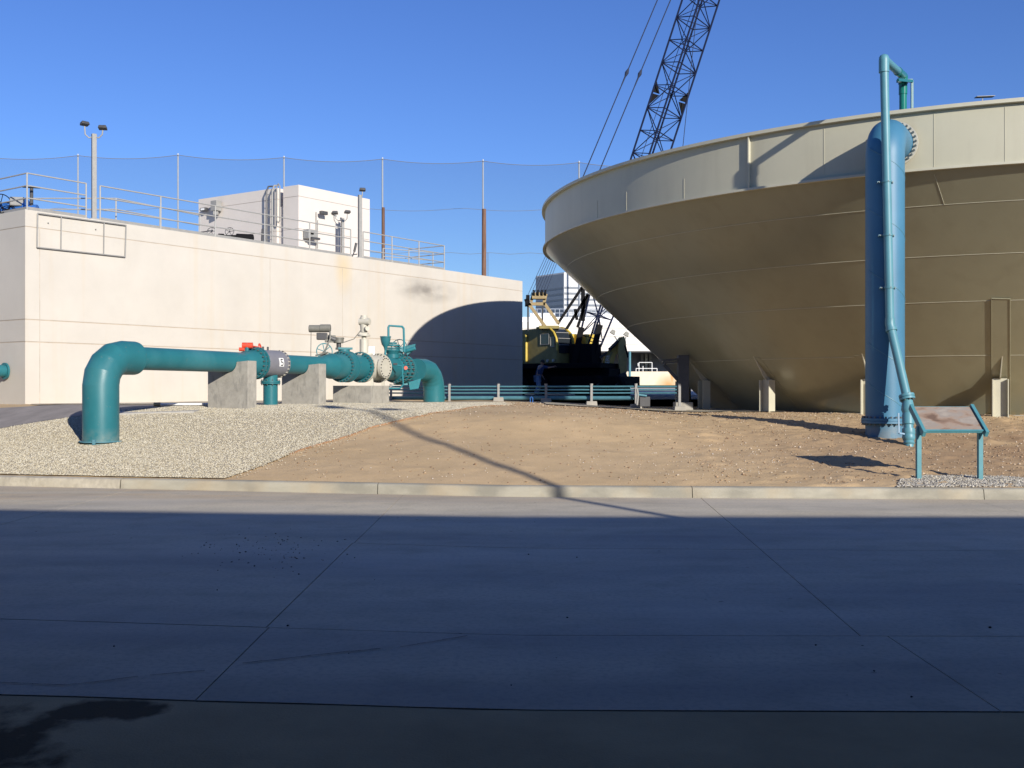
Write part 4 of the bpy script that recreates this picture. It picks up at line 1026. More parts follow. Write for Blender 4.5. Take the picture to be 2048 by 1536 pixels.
# low slab and loose white pipe behind the gravel
pa = hit(236, 832); pb = hit(388, 828)
mb = MB(); top = [Vector((*pa, ground(*pa)+.07)), Vector((*pb, ground(*pb)+.07)), Vector((-7.4, 26.4, 1.25)), Vector((-9.95, 26.3, 1.23))]
mb.poly(top, (0, 0, -.25))
tag(mb.build('concrete_pad', mat('pad_concrete', (.40,.385,.35), .9, .1, 3), smooth=False), 'low weathered concrete pad at the top of the gravel bank', 'concrete pad')
t = thing('loose_pipe', (-8.2, 26.3, 1.27), 'white plastic pipe with brass end lying on the concrete pad', 'pipe')
mb = MB(); mb.tube([(-8.75, 25.95, 1.32), (-7.2, 26.2, 1.32)], .028, 8); mb.build('pipe', M['white'], t)
mb = MB(); mb.tube([(-8.9, 25.93, 1.32), (-8.74, 25.95, 1.32)], .05, 10); mb.build('end_cap', mat('brass', (.5,.33,.15), .4), t)

# ------------------------------------------------------------------ low pipe rack beyond the crest
pxs = [782, 899, 997, 1092, 1183, 1272, 1359]
RD = 36.6
rk = thing('pipe_rack', (.4, RD, 1.1), 'low rack of thin teal pipes strung between grey posts across the yard', 'pipe rack')
def rdd(px): return 36.9-(px-778)*.0081
for y_, rr in ((773, .028), (779.5, .026), (786, .026)):
    mb = MB(); mb.tube([W(px, y_+(.25 if k % 2 else 0), rdd(px)) for k, px in enumerate(range(778, 1370, 48))], rr, 8); mb.build('thin_pipe', M['dust_blue'], rk)
mb = MB(); mb.tube([W(px, 796, rdd(px)+.14) for px in range(778, 1275, 61)], .068, 16); mb.build('main_pipe', M['dust_blue'], rk)
foot_m = mat('foot_concrete', (.33,.31,.27), .9)
for px in pxs:
    d_ = rdd(px); x = (px-1024)/F*d_; gz = ground0(x, d_); mb = MB(); mb.box((x, d_, (gz+1.82)/2), (.075, .09, 1.82-gz)); mb.cyl((x, d_, 1.8), ups, .06, .05, 10); mb.build('post', M['galv'], rk, smooth=False)
    if px > 950: mb = MB(); mb.box((x, d_, gz+.07), (.36, .35, .16), taper=.9); mb.build('foot', foot_m, rk, bevel=.01)
RD = 34.6
mb = MB(); c = W(1063, 802, RD-.5); mb.tube([c-Vector((.04,0,.05)), c+Vector((-.04,0,.1)), c+Vector((0,0,.14)), c+Vector((.04,0,.1)), c+Vector((.04,0,-.05))], .014, 8)
tag(mb.build('hose_hoop', M['actblue']), 'small bright blue hoop on the ground before the pipe rack', 'hose')
t = thing('yard_valve', W(1275, 805, 31.8), 'small weathered pipe stand at the right end of the pipe rack', 'valve')
mb = MB(); a = W(1274, 810, 32); mb.tube([a, a+Vector((.03,0,.3)), a+Vector((.0,0,.5))], .035, 8); mb.build('stem', M['galv'], t)
mb = MB(); mb.tube([a+Vector((0,0,.32)), a+Vector((.3,0,.28))], .03, 8); mb.build('arm', M['dust_blue'], t)
mb = MB(); mb.box(a+Vector((.25,.2,.1)), (.32,.3,.3)); mb.build('block', M['darkmet'], t, bevel=.01)

# ------------------------------------------------------------------ truck crane
CD = 58.0
O = Vector(((1110-1024)/F*57, 57, 0)); Fv = Vector((.6, -.8, 0)); Nv = Vector((-.8, -.6, 0))
Fc = Vector((.866, -.5, 0)); Nc = Vector((-.5, -.866, 0))
def CR(f, n, z): return O+Fv*f+Nv*n+ups*z
def CC(f, n, z): return O+Fc*f+Nc*n+ups*z
crane = thing('mobile_crane', CR(-3, -1.2, 1.28), 'yellow lattice boom truck crane parked in the shade behind the tank', 'crane')
# side profile of the house (f, z) with rounded front
prf = [(-7.0, 3.05), (0.15, 3.05), (.15, 4.05), (.08, 4.4), (-.12, 4.72), (-.42, 4.93), (-.8, 5.02), (-7.0, 4.98)]
mb = MB(); mb.poly([CR(f, 0, z) for f, z in prf], -Nv*1.15); mb.build('cab', M['yellow_shaded'], crane, smooth=False, bevel=.03)
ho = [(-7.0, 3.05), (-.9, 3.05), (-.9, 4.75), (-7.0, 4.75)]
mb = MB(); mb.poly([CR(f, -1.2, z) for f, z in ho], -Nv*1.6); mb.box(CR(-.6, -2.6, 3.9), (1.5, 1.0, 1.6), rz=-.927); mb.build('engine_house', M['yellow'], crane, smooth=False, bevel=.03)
for nn in (.02, -1.15):   # curved trims at the front edges
    mb = MB(); mb.tube([CR(f+.03, nn, z) for f, z in ((-1.6, 5.04), (-.8, 5.05), (-.42, 4.96), (-.1, 4.74), (.11, 4.42), (.18, 4.05), (.18, 3.75))], .06, 8); mb.build('trim', M['yellow'], crane)
ws = [(-.75, 5.045), (-.40, 4.955), (-.09, 4.735), (.115, 4.405), (.185, 4.05), (.185, 3.6)]
mb = MB(); 
for (f0, z0), (f1, z1) in zip(ws, ws[1:]):
    mb.add([CR(f0, -.12, z0), CR(f1, -.12, z1), CR(f1, -1.03, z1), CR(f0, -1.03, z0)], [(0,1,2,3)])
    pass
mb.build('windscreen', M['glass'], crane, smooth=False)
for f0, z0 in ws[1:5]: mb = MB(); mb.bar(CR(f0+.02, -.12, z0+.01), CR(f0+.02, -1.03, z0+.01), .03); mb.build('wiper_bar', M['galv'], crane, smooth=False)
for f0, f1, z0, z1 in ((-1.25, -.5, 4.1, 4.68), (-.35, -.02, 3.95, 4.5)):
    mb = MB(); mb.add([CR(f0, .012, z0), CR(f1, .012, z0), CR(f1, .012, z1), CR(f0, .012, z1)], [(0,1,2,3)]); w_ = mb.build('side_window', M['glass'], crane, smooth=False)
    mb = MB(); q = [CR(f0, .02, z0), CR(f1, .02, z0), CR(f1, .02, z1), CR(f0, .02, z1)]
    for i in range(4): mb.bar(q[i], q[(i+1) % 4], .03, .03)
    mb.build('frame', M['galv'], w_, smooth=False)
mb = MB(); mb.tube([CR(-2.5, .05, 3.15), CR(-2.5, .05, 4.6), CR(-2.54, .05, 4.72)], .07, 8); mb.build('door_edge', M['yellow'], crane)
for f in (-2.95, -.6, -.1): mb = MB(); mb.cyl(CR(f, .0, 3.2), Nv, .08, .08, 10); mb.build('lamp', M['creamv'], crane)
mb = MB(); mb.box(CC(-2.5, -1.3, 2.9), (10.5, 2.7, .28), rz=-PI/6); mb.box(CC(-1.8, -1.3, 2.5), (9.6, 1.6, .5), rz=-PI/6); mb.box(CC(1.8, -1.3, 2.05), (4.2, 2.6, .55), rz=-PI/6); mb.box(CC(-2, -1.2, 1.9), (10, 1.5, 1.1), rz=-PI/6); mb.build('carrier', M['black'], crane, smooth=False, bevel=.03)
mb = MB(); mb.box(CC(1.3, -1.1, 3.5), (1.4, 1.2, 1.2), rz=-PI/6); mb.build('boom_foot', M['black'], crane, bevel=.05)
for f in (-5.5, -4.1, -2.2, -.9, 2.6, 3.7):
    mb = MB(); mb.prof(CC(f, -.32, 1.82), Nv, [(0, .3), (0, .5), (.05, .54), (.3, .54), (.35, .5), (.35, .3), (.28, .25), (.28, .0001)], 28, False); wh = mb.build('wheel', M['black'], crane, ang=30)
    mb = MB(); mb.prof(CC(f, -.06, 1.82), Nv, [(0, .28), (.05, .26), (.04, .12), (.1, .1), (.1, .001)], 20, False); mb.build('hub', M['darkmet'], wh)
# lattice boom
B0 = W(1168, 722, CD+.5); B1 = W(1518, -360, CD+.5); bd = (B1-B0).normalized(); ea = Vector((0,1,0)).cross(bd).normalized(); eb = Vector((0,1,0))
LB = (B1-B0).length
hw = 1.0
ea2 = ea; offs4 = [ea*hw, eb*.98+ea*.14, -ea*hw, -eb*.98-ea*.14]
def wfac(t): return .55+.45*min(1, t/5.5)
mb = MB(); nb = int(LB/1.32)
nodes = []
for i in range(nb+1):
    t = i*LB/nb; nodes.append([B0+bd*t+o_*wfac(t) for o_ in offs4])
for k in range(4):
    mb.tube([nodes[0][k], nodes[4][k]], .055, 6); mb.tube([nodes[4][k], nodes[-1][k]], .055, 6)
mb.build('boom_chords', M['boom'], crane)
mb = MB()
for i in range(nb):
    for k in range(4):
        a, b = nodes[i][k], nodes[i][(k+1) % 4]; c, d = nodes[i+1][k], nodes[i+1][(k+1) % 4]
        mb.bar(a, b, .045)
        mb.bar(a, d, .04) if (i+k) % 2 else mb.bar(b, c, .04)
    mb.bar(nodes[i][0], nodes[i][2], .035)
mb.build('boom_lacing', M['boom'], crane, smooth=False)
jt = (774-186+0)*0
tj = ((W(1340, 190, CD)-B0).dot(bd))
for s_ in (-.35, .35):
    for k in range(4):
        c = B0+bd*(tj+s_)+offs4[k]; inw = -offs4[k].normalized(); sd = math.copysign(1, s_)
        mb = MB(); mb.poly([c-bd*.3*sd+inw*0, c+bd*.42*sd, c-bd*.3*sd+inw*.42], Vector((0,.08,0))); mb.build('gusset', M['black'], crane, smooth=False)
mb = MB(); 
mb.tube([W(1362, 330, CD), W(1400, -40, CD)], .02, 5); mb.tube([W(1270, 350, CD), W(1391, 0, CD)], .018, 5); mb.build('hoist_rope', M['cable'], crane)
# thick lower boom legs
for (a, b, w_) in (((1146, 735), (1163, 655), .45), ((1178, 735), (1200, 650), .5)):
    mb = MB(); mb.bar(W(*a, CD-1.0), W(*b, CD-1.0), w_, .3); mb.build('boom_leg', M['black'], crane, smooth=False)
# mast and gantry
for a, b in (((1115, 648), (1166, 572)), ((1133, 658), (1176, 588)), ((1166, 575), (1166, 642)), ((1176, 590), (1155, 655)), ((1150, 618), (1154, 640))):
    mb = MB(); mb.bar(W(*a, CD), W(*b, CD), .16 if a[0] != 1166 else .22, .16); mb.build('mast', M['black'], crane, smooth=False)
for a, b in (((1055, 604), (1093, 657)), ((1088, 606), (1117, 647)), ((1051, 598), (1056, 612)), ((1056, 608), (1090, 608)), ((1062, 604), (1067, 586)), ((1088, 606), (1092, 588))):
    mb = MB(); mb.bar(W(*a, CD-.4), W(*b, CD-.4), .17, .17); mb.build('gantry_strut', M['tan'], crane, smooth=False)
mb = MB(); mb.box(W(1078, 592, CD-.4), (.8, .5, .36)); mb.build('sheave_block', M['tan'], crane, bevel=.02)
mb = MB()
for px in (1066, 1074, 1082, 1089): mb.cyl(W(px, 586, CD-.6), (1,0,0), .1, .17, 14)
mb.cyl(W(1052, 597, CD-.6), (1,0,0), .2, .2, 14); mb.cyl(W(1050, 606, CD-.6), (1,0,0), .2, .2, 14)
mb.build('sheaves', M['black'], crane)
for a, b in (((1056, 610), (1056, 661)), ((1085, 612), (1085, 660))):
    mb = MB(); mb.tube([W(*a, CD-.4), W(*b, CD-.4)], .05, 6); mb.build('gantry_post', M['darkmet'], crane)
for i in range(7): mb = MB(); mb.tube([W(1055+i*5.6, 592, CD-.4), W(1134+i*3.4, 418, CD)], .014, 5); mb.build('bridle_rope', M['cable'], crane)
for (a, b, k) in (((1134, 430), (1340, -60), 1254), ((1158, 440), (1366, -60), 1280)):
    mb = MB(); mb.tube([W(*a, CD), W(*b, CD)], .032, 6)
    t_ = (k-a[0])/(b[0]-a[0]); A_ = W(*a, CD); Bb = W(*b, CD); c = A_.lerp(Bb, t_); dv = (Bb-A_).normalized()
    mb.prof(c-dv*.28, dv, [(0,.04),(.1,.07),(.25,.11),(.4,.07),(.5,.04)], 8); mb.prof(c-dv*.75, dv, [(0,.035),(.5,.045)], 8); mb.build('pendant', M['cable'], crane)
mb = MB(); mb.box(W(1098, 655, CD-.3), (1.1, .8, .16)); mb.build('roof_hatch', M['yellow_shaded'], crane)

# ------------------------------------------------------------------ excavator behind the crane
ED = 57.5
exc = thing('excavator', W(1225, 800, ED), 'yellow excavator with raised folded arm standing right of the crane', 'excavator')
def ppoly(pts, th, d=ED): return [W(x, y, d) for x, y in pts]
mb = MB(); mb.poly(ppoly([(1209,743),(1207,722),(1210,708),(1220,698),(1231,687),(1239,674),(1246,675),(1248,684),(1240,698),(1231,712),(1227,728),(1226,743)], 0), (0,.5,0)); bm_ = mb.build('boom', M['exc'], exc, smooth=False, bevel=.02)
mb = MB(); mb.poly(ppoly([(1211,741),(1209.5,722),(1213,710),(1221,702),(1226,704),(1221,716),(1219,741)], 0, ED-.01), (0,-.015,0)); mb.build('dark_panel', M['excd'], bm_, smooth=False)
mb = MB(); mb.poly(ppoly([(1238,678),(1248,672),(1252,682),(1253,706),(1254,744),(1246,752),(1239,744),(1236,702)], 0, ED-.3), (0,.4,0)); mb.build('stick', M['excd'], exc, smooth=False, bevel=.02)
mb = MB(); mb.tube([W(1218,700,ED-.2), W(1236,682,ED-.2)], .09, 10); mb.tube([W(1214,704,ED-.2), W(1200,716,ED-.2)], .07, 10); mb.build('ram', M['darkmet'], exc)
mb = MB(); mb.tube([W(1250,690,ED-.5), W(1256,715,ED-.5)], .05, 8); mb.tube([W(1243,674,ED-.4), W(1232,690,ED-.5), W(1222,698,ED-.5)], .03, 6); mb.build('hose', M['black'], exc)
mb = MB(); mb.box(W(1205, 757, ED)+Vector((0,.8,0)), (2.6, 2.0, .8)); mb.box(W(1186, 735, ED)+Vector((0,.8,0)), (1.0, 1.2, .9)); mb.build('body', M['black'], exc, bevel=.05)
mb = MB(); mb.box(W(1200, 738, ED)+Vector((0,.3,0)), (.6, .6, .35)); mb.build('toolbox', M['shirt'], exc, bevel=.02)
for s_ in (0, 1.7): mb = MB(); mb.box(W(1207, 783, ED)+Vector((0,s_,0)), (3.0, .5, .75)); mb.build('track', M['black'], exc, bevel=.25)
mb = MB(); mb.poly(ppoly([(1238,748),(1252,744),(1257,760),(1252,774),(1236,776),(1232,762)], 0, ED-.4), (0,.8,0)); mb.build('bucket', M['darkmet'], exc, smooth=False, bevel=.02)
fc = bpy.data.curves.new('lettering', 'FONT'); fc.body = 'DEERE'; fc.size = .30; fc.extrude = .006; fc.align_x = 'LEFT'
fo = bpy.data.objects.new('tmp_text', fc); COL.objects.link(fo); bpy.context.view_layer.update()
me = bpy.data.meshes.new_from_object(fo.evaluated_get(bpy.context.evaluated_depsgraph_get())); bpy.data.objects.remove(fo)
me.materials.append(M['white']) if not me.materials else me.materials.__setitem__(0, M['white'])
lo = bpy.data.objects.new('lettering', me); COL.objects.link(lo)
T_ = Matrix.Translation(W(1218.5, 741, ED-.035)-OFF[bm_.name]) @ Matrix.Rotation(R_(90), 4, 'X') @ Matrix.Rotation(R_(90), 4, 'Z')
me.transform(T_); lo.parent = bm_

# ------------------------------------------------------------------ worker beside the crane
def person():
    base = W(1076, 800, 50.5); base.z = 1.30
    b = base
    t = thing('person', b, 'worker in navy shirt and pale blue trousers leaning beside the crane wheels, arm reaching right', 'person')
    J = {'pel': (0,0,.93), 'sp': (.06,-.02,1.12), 'ch': (.14,-.03,1.33), 'nk': (.18,-.03,1.50), 'hd': (.22,-.04,1.62), 'ht': (.24,-.04,1.74),
         'sl': (.06,.14,1.44), 'el': (.10,.20,1.18), 'wl': (.22,.18,.98), 'hl': (.27,.17,.91),
         'sr': (.26,-.16,1.43), 'er': (.50,-.22,1.38), 'wr': (.72,-.24,1.42), 'hr': (.80,-.24,1.43),
         'll': (-.02,.10,.88), 'kl': (.06,.13,.48), 'al': (-.04,.14,.08), 'fl': (.14,.15,.03),
         'lr': (-.02,-.10,.88), 'kr': (.0,-.14,.48), 'ar': (-.16,-.15,.08), 'fr': (.02,-.17,.03)}
    E_ = [('pel','sp'),('sp','ch'),('ch','nk'),('nk','hd'),('hd','ht'),('ch','sl'),('sl','el'),('el','wl'),('wl','hl'),('ch','sr'),('sr','er'),('er','wr'),('wr','hr'),('pel','ll'),('ll','kl'),('kl','al'),('al','fl'),('pel','lr'),('lr','kr'),('kr','ar'),('ar','fr')]
    Rr = {'pel':.15,'sp':.14,'ch':.16,'nk':.06,'hd':.095,'ht':.075,'sl':.07,'el':.045,'wl':.03,'hl':.035,'sr':.07,'er':.045,'wr':.03,'hr':.035,'ll':.095,'kl':.065,'al':.045,'fl':.04,'lr':.095,'kr':.065,'ar':.045,'fr':.04}
    def skin(name, keys, edges, grow, m, parent):
        me = bpy.data.meshes.new(name); idx = {k: i for i, k in enumerate(keys)}
        me.from_pydata([Vector(J[k]) for k in keys], [(idx[a], idx[b_]) for a, b_ in edges if a in idx and b_ in idx], []); me.materials.append(m)
        o = bpy.data.objects.new(name, me); COL.objects.link(o); o.parent = parent; OFF[o.name] = OFF[t.name]
        me.materials[0] = m
        md = o.modifiers.new('skin', 'SKIN'); me.skin_vertices
        if not me.skin_vertices: pass
        lay = me.skin_vertices[0].data
        for k, i in idx.items(): lay[i].radius = (Rr[k]+grow, Rr[k]+grow); lay[i].use_root = (k == keys[0])
        s_ = o.modifiers.new('sub', 'SUBSURF'); s_.levels = 2; s_.render_levels = 2
        return o
    body = skin('body', list(J), E_, 0, M['skin'], t)
    # fingers of the reaching hand, each its own tapered chain
    for hand, dirv in (('hr', Vector((1,0,.05))), ('hl', Vector((.5,0,-.85)))):
        h = Vector(J[hand]); mb = MB()
        for i, (yy, L) in enumerate(((-.03,.075),(-.01,.085),(.01,.08),(.03,.062))):
            p0 = b+h+Vector((0,yy,0))+dirv*.02; p1 = p0+dirv*L*.6; p2 = p1+(dirv+Vector((0,0,-.6))).normalized()*L*.5; mb.tube([p0,p1,p2], [.010,.009,.007], 8)
        p0 = b+h+Vector((-.02,-.035,.01)); mb.tube([p0, p0+dirv*.035+Vector((0,-.03,.02)), p0+dirv*.07+Vector((0,-.035,.02))], [.012,.011,.008], 8)
        mb.build('fingers', M['skin'], body)
    skin('shirt', ['sp','pel','ch','sl','el','sr','er'], [('pel','sp'),('sp','ch'),('ch','sl'),('sl','el'),('ch','sr'),('sr','er')], .018, M['shirt'], t)
    skin('trousers', ['pel','ll','kl','al','lr','kr','ar'], [('pel','ll'),('ll','kl'),('kl','al'),('pel','lr'),('lr','kr'),('kr','ar')], .022, M['jeans'], t)
    mb = MB(); c = b+Vector(J['hd'])+Vector((-.005,0,.04)); mb.prof(c-ups*.03, ups+Vector((.2,0,0)), [(0,.112),(.05,.118),(.10,.10),(.14,.06),(.155,.01)], 16); mb.build('hair', M['hair'], t)
    mb = MB(); f_ = b+Vector(J['hd'])+Vector((.10,-.02,0)); mb.prof(f_, (1,-.1,-.2), [(0,.018),(.03,.008)], 8); mb.build('nose', M['skin'], body)
    for s_ in (0, 1):
        mb = MB(); mb.box(b+Vector(J['fl' if s_ else 'fr'])+Vector((-.04,0,.01)), (.28,.1,.1), taper=.8); mb.build('boot', M['darkmet'], t, bevel=.03)
person()

# ------------------------------------------------------------------ far buildings
def prism_b(mb, pts, z0, z1):
    n = len(pts); mb.add([(*p, z0) for p in pts]+[(*p, z1) for p in pts], [tuple(range(n))[::-1], tuple(range(n, 2*n))]+[(i, (i+1) % n, (i+1) % n+n, i+n) for i in range(n)])
sm = mat('striped_panel', (.80,.80,.80), .6, .02)
sdm = mat('window_band', (.20,.23,.28), .3, .05)
tb = thing('office_block', (9, 126, 1), 'far white office block with rows of grey window bands left of the tank', 'building')
c0 = Vector((5.98, 120)); lfp = Vector((2.85, 124.3)); dir2 = Vector((1, .22)).normalized(); rt = c0+dir2*30; bk = rt+(lfp-c0)*4; lb = lfp+(lfp-c0)*0
pts = [tuple(c0), tuple(rt), tuple(rt+Vector((-4,16))), tuple(lfp)]
mb = MB(); prism_b(mb, pts, 1, 14.95); mb.build('wall', sm, tb, smooth=False)
d1 = (lfp-c0).normalized(); nr = Vector((dir2.y, -dir2.x)); nl = Vector((-abs(d1.y), -abs(d1.x))) if True else None
nl = Vector((d1.y, -d1.x)); nl = nl if nl.x < 0 else -nl
for i in range(9):
    z0 = 13.05-i*.66*1.0; 
    mb = MB(); a = c0+nr*.03+dir2*.05; b = rt+nr*.03; mb.poly([(a.x,a.y,z0),(b.x,b.y,z0),(b.x,b.y,z0+.24),(a.x,a.y,z0+.24)], (-nr.x*.05,-nr.y*.05,0)); mb.build('window_band', sdm, tb, smooth=False)
lm_ = mat('shaded_face_blue_grey', (.30,.35,.42), .4, .05)  # shade on the left face of the white block, painted as blue-grey
mb = MB(); a = c0+nl*.02; b = lfp+nl*.02; mb.poly([(a.x,a.y,1),(b.x,b.y,1),(b.x,b.y,14.8),(a.x,a.y,14.8)], (-nl.x*.04,-nl.y*.04,0)); mb.build('shaded_side_face', lm_, tb, smooth=False)
for i in range(9):
    z0 = 13.05-i*.66; mb = MB(); a = c0+nl*.05; b = lfp+nl*.05; mb.poly([(a.x,a.y,z0),(b.x,b.y,z0),(b.x,b.y,z0+.2),(a.x,a.y,z0+.2)], (-nl.x*.05,-nl.y*.05,0)); mb.build('window_band', sdm, tb, smooth=False)
# low white hall
lh = thing('works_building', (12, 86, 1), 'low white works building with dark recessed bays behind crane and excavator', 'building')
def bx(mb, px0, px1, py0, py1, d, th): 
    a = W(px0, py1, d); b = W(px1, py0, d); mb.add([(a.x,d,a.z),(b.x,d,a.z),(b.x,d,b.z),(a.x,d,b.z),(a.x,d+th,a.z),(b.x,d+th,a.z),(b.x,d+th,b.z),(a.x,d+th,b.z)], [(0,1,2,3),(5,4,7,6),(4,0,3,7),(1,5,6,2),(3,2,6,7),(4,5,1,0)])
hm = mat('hall_wall', (.74,.70,.64), .8, .03)
mb = MB(); bx(mb, 1000, 1700, 645, 702, 84, 12); mb.build('upper_wall', hm, lh, smooth=False)
mb = MB(); bx(mb, 1000, 1700, 634, 644.6, 84.3, 6); bx(mb, 1060, 1110, 626, 634, 86, 3); bx(mb, 1205, 1330, 628, 634, 86, 3); mb.build('parapet', sm, lh, smooth=False)
mb = MB(); bx(mb, 1000, 1700, 702, 704.4, 83.6, 12); mb.build('soffit', M['darkmet'], lh, smooth=False)
mb = MB(); bx(mb, 1000, 1700, 704.4, 790, 88, 4); mb.build('recess', M['grey'], lh, smooth=False)
for px in (1282, 1290, 1298): mb = MB(); bx(mb, px, px+5, 705, 745, 87.6, .3); mb.build('door_panel', M['creamv'] if px == 1290 else M['galv'], lh, smooth=False)
for y_ in (656, 672, 688): mb = MB(); bx(mb, 1000, 1700, y_, y_+.8, 83.98, .1); mb.build('joint_line', mat('hall_joint', (.5,.47,.42)) if 'hall_joint' not in bpy.data.materials else bpy.data.materials['hall_joint'], lh, smooth=False)
rl = thing('roof_rail', W(1100, 634, 83), 'thin white handrails and pipes on the roof of the works building', 'railing')
for px in range(1056, 1330, 9): mb = MB(); mb.tube([W(px, 634, 84.6), W(px, 618, 84.6)], .03, 5); mb.build('post', M['netpole'], rl)
for y_ in (618, 626): mb = MB(); mb.tube([W(1056, y_, 84.6), W(1330, y_, 84.6)], .03, 5); mb.build('rail', M['netpole'], rl)
rw = mat('rusty_wall', (.72,.62,.48), .85, .05)
def rs_(n, pos): return mth(n, 'MULTIPLY', mth(n, 'MAXIMUM', blob(n, pos, (11.25, 75, 1.9), (1.1, 3, .9), .9), blob(n, pos, (11.5, 75, 2.6), (.22, 3, 1.6), .8)), .8)
layer(rw, (.55, .25, .06), rs_)
mb = MB(); bx(mb, 1252, 1500, 743, 775, 75, .3)
tag(mb.build('low_wall', rw, smooth=False), 'low cream wall with an orange rust run, right of the excavator', 'wall')
wr = thing('white_rail', W(1290, 743, 75.3), 'small white pipe handrail on top of the rust stained wall', 'railing')
for (x0, y0, x1, y1) in ((1278,725,1278,743),(1304,725,1304,743),(1278,725,1304,725),(1272,737,1314,737),(1314,737,1314,743),(1272,737,1272,743),(1286,732,1286,743),(1276,726,1276,732)):
    mb = MB(); mb.tube([W(x0,y0,75.4), W(x1,y1,75.4)], .028, 6); mb.build('rail', M['white'], wr)
mb = MB(); mb.tube([W(1259.5, 788, 70), W(1259.5, 703, 70)], .085, 10)
tag(mb.build('blue_post', M['dust_blue']), 'slim light blue upright post between excavator and rust stained wall', 'post')
yl = thing('yard_light', W(1240, 790, 78), 'two-headed grey yard floodlight in front of the works building', 'lamp post')
mb = MB(); mb.tube([W(1242, 790, 78), W(1242, 690, 78), W(1234, 680, 78), W(1229, 672, 78)], .05, 6); mb.tube([W(1242, 690, 78), W(1249, 682, 78), W(1252, 674, 78)], .05, 6); mb.build('pole', M['galv'], yl)
for px, py in ((1226, 664), (1253, 668)): mb = MB(); mb.box(W(px, py, 78), (.42,.3,.32), rot=Matrix.Rotation(.5, 3, 'Y'), taper=.6); mb.build('lamp_head', M['midmet'], yl, bevel=.03)

# ------------------------------------------------------------------ driving range net and wood poles
ND = 118.0
net = thing('net_fence', W(568, 760, ND), 'very tall see-through net fence on white poles across the background', 'fence')
tops = [(-250, 309), (-48, 309), (156, 308), (356, 307), (568, 312), (765, 315), (966, 319), (1158, 322), (1352, 326), (1545, 330)]
for px, py in tops: mb = MB(); mb.tube([W(px, 765, ND), W(px, py, ND)], [.13, .09], 8); mb.build('pole', M['netpole'], net)
nm_ = bpy.data.materials.new('net'); nm_.use_nodes = True; n = nm_.node_tree; p = n.nodes['Principled BSDF']; p.inputs['Base Color'].default_value = (.03,.04,.05,1); p.inputs['Roughness'].default_value = .9
p.inputs['Alpha'].default_value = .19
mb = MB(); topc = []
for (a, b) in zip(tops, tops[1:]):
    for i in range(12):
        t_ = i/12; sag = 7*4*t_*(1-t_); topc.append((a[0]+(b[0]-a[0])*t_, a[1]+(b[1]-a[1])*t_+3+sag))
vs = []
for x, y in topc: vs += [W(x, y, ND-.2), W(x, 760, ND-.2)]
mb.add(vs, [(2*i, 2*i+1, 2*i+3, 2*i+2) for i in range(len(topc)-1)]); mb.build('netting', nm_, net, smooth=False)
mb = MB(); mb.tube([W(x, y, ND-.2) for x, y in topc], .03, 5); mb.build('top_cable', M['midmet'], net)
mb = MB(); mb.tube([W(x, 505+(x-900)*.004+(3 if int(x/40) % 2 else 0), ND-.2) for x in range(740, 1400, 40)], .02, 5); mb.build('mid_cable', M['midmet'], net)
for px, top_, w_, lab in ((766.5, 415, .19, 'slender reddish wood pole behind the deck rail, left of the pair'), (968, 418, .26, 'thick reddish wood pole rising past the right end of the basin wall')):
    mb = MB(); mb.prof(W(px, 770, 92), ups, [(0, w_), ((770-top_)*92/F, w_*.72)], 12)
    tag(mb.build('utility_pole', M['wood']), lab, 'pole', 'wood poles holding the overhead cable')
mb = MB(); pts = []
for i in range(60):
    t_ = i/59; pts.append(W(-60+1500*t_, 416+abs(math.sin(t_*PI*7.45+.35))*6, 92))
mb.tube(pts, .016, 5); tag(mb.build('overhead_cable', M['midmet']), 'thin overhead cable sagging between the wood poles', 'cable')
mb = MB(); mb.tube([W(976, 560, 92), W(976, 505, 92)], .02, 5); tag(mb.build('thin_rod', M['darkmet']), 'very thin dark rod just right of the thick wood pole', 'rod')

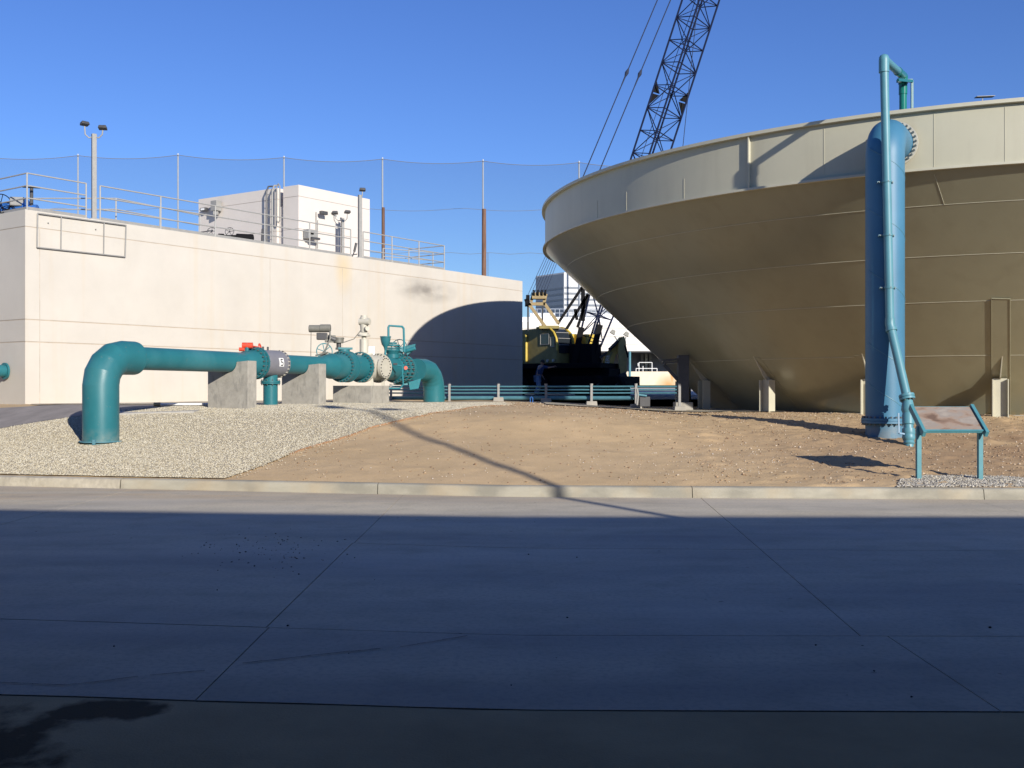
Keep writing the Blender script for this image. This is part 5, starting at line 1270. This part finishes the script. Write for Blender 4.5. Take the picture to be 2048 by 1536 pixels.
# ------------------------------------------------------------------ building and lamp behind the viewer, whose shade falls on the road
te = math.tan(R_(SUN_EL)); kk = 17.27; TT = kk/AZ[1]; HB = TT*te
SL = [(-60, 21.5), (-8.2, 15.0), (0, 14.12), (60, 14.0)]
fp = [(x-AZ[0]*TT, y-AZ[1]*TT) for x, y in SL]
back = [(fp[-1][0], -26), (fp[0][0]-6, -26)]
bb = thing('office_building', (0, -12, 0), 'plain grey office building behind the viewer, out of frame', 'building')
mb = MB(); prism_b(mb, [tuple(q) for q in fp]+back, 0, HB); mb.build('wall', mat('rear_wall', (.09,.09,.09), .8), bb, smooth=False)
for i in range(8):
    x = -14+i*4.2; y0 = float(np.interp(x, [q[0] for q in fp], [q[1] for q in fp])); mb = MB(); mb.box((x, y0+.0, 4.9), (2.2, .12, 1.4), rz=-.1); mb.build('window', M['glass'], bb, smooth=False)
    if i != 4: mb = MB(); mb.box((x, y0, 1.7), (2.2, .12, 1.5), rz=-.1); mb.build('window', M['glass'], bb, smooth=False)
mb = MB(); mb.box((0, -.2, 3.8), (60, 9.6, .3)); mb.build('sky_blocking_roof', bpy.data.materials['rear_wall'], bb, smooth=False)  # unseen roof added to keep sky light off the near road
mb = MB(); mb.box((-19.2, 5.2, 4), (21, 14.6, 8)); mb.box((14.6, .9, 1.82), (13, 7.4, 3.64)); mb.build('sky_blocking_wing', bpy.data.materials['rear_wall'], bb, smooth=False)  # unseen blocks added at both sides to cut sky light on the road
lpx = 2.19-AZ[0]*19.0; lpy = 14.02-AZ[1]*19.0; LH = 12.95
lp = thing('street_lamp', (lpx, lpy-2.6*0, 0), 'tall twin-headed lamp post behind the viewer, out of frame', 'lamp post')
mb = MB(); mb.tube([(lpx, lpy, 0), (lpx, lpy, LH)], [.12, .065], 12); mb.build('pole', M['galv'], lp)
for hx, hz_, sz in ((-.1, .28, (.36, .9, .42)), (.72, -.3, (.6, .35, .3))):
    mb = MB(); mb.tube([(lpx, lpy, LH-.5), (lpx+hx*.5, lpy, LH+hz_-.3), (lpx+hx, lpy, LH+hz_)], .03, 8); mb.build('arm', M['galv'], lp)
    mb = MB(); mb.box((lpx+hx, lpy, LH+hz_), sz, taper=.7); mb.build('lamp_head', M['darkmet'], lp, bevel=.04)
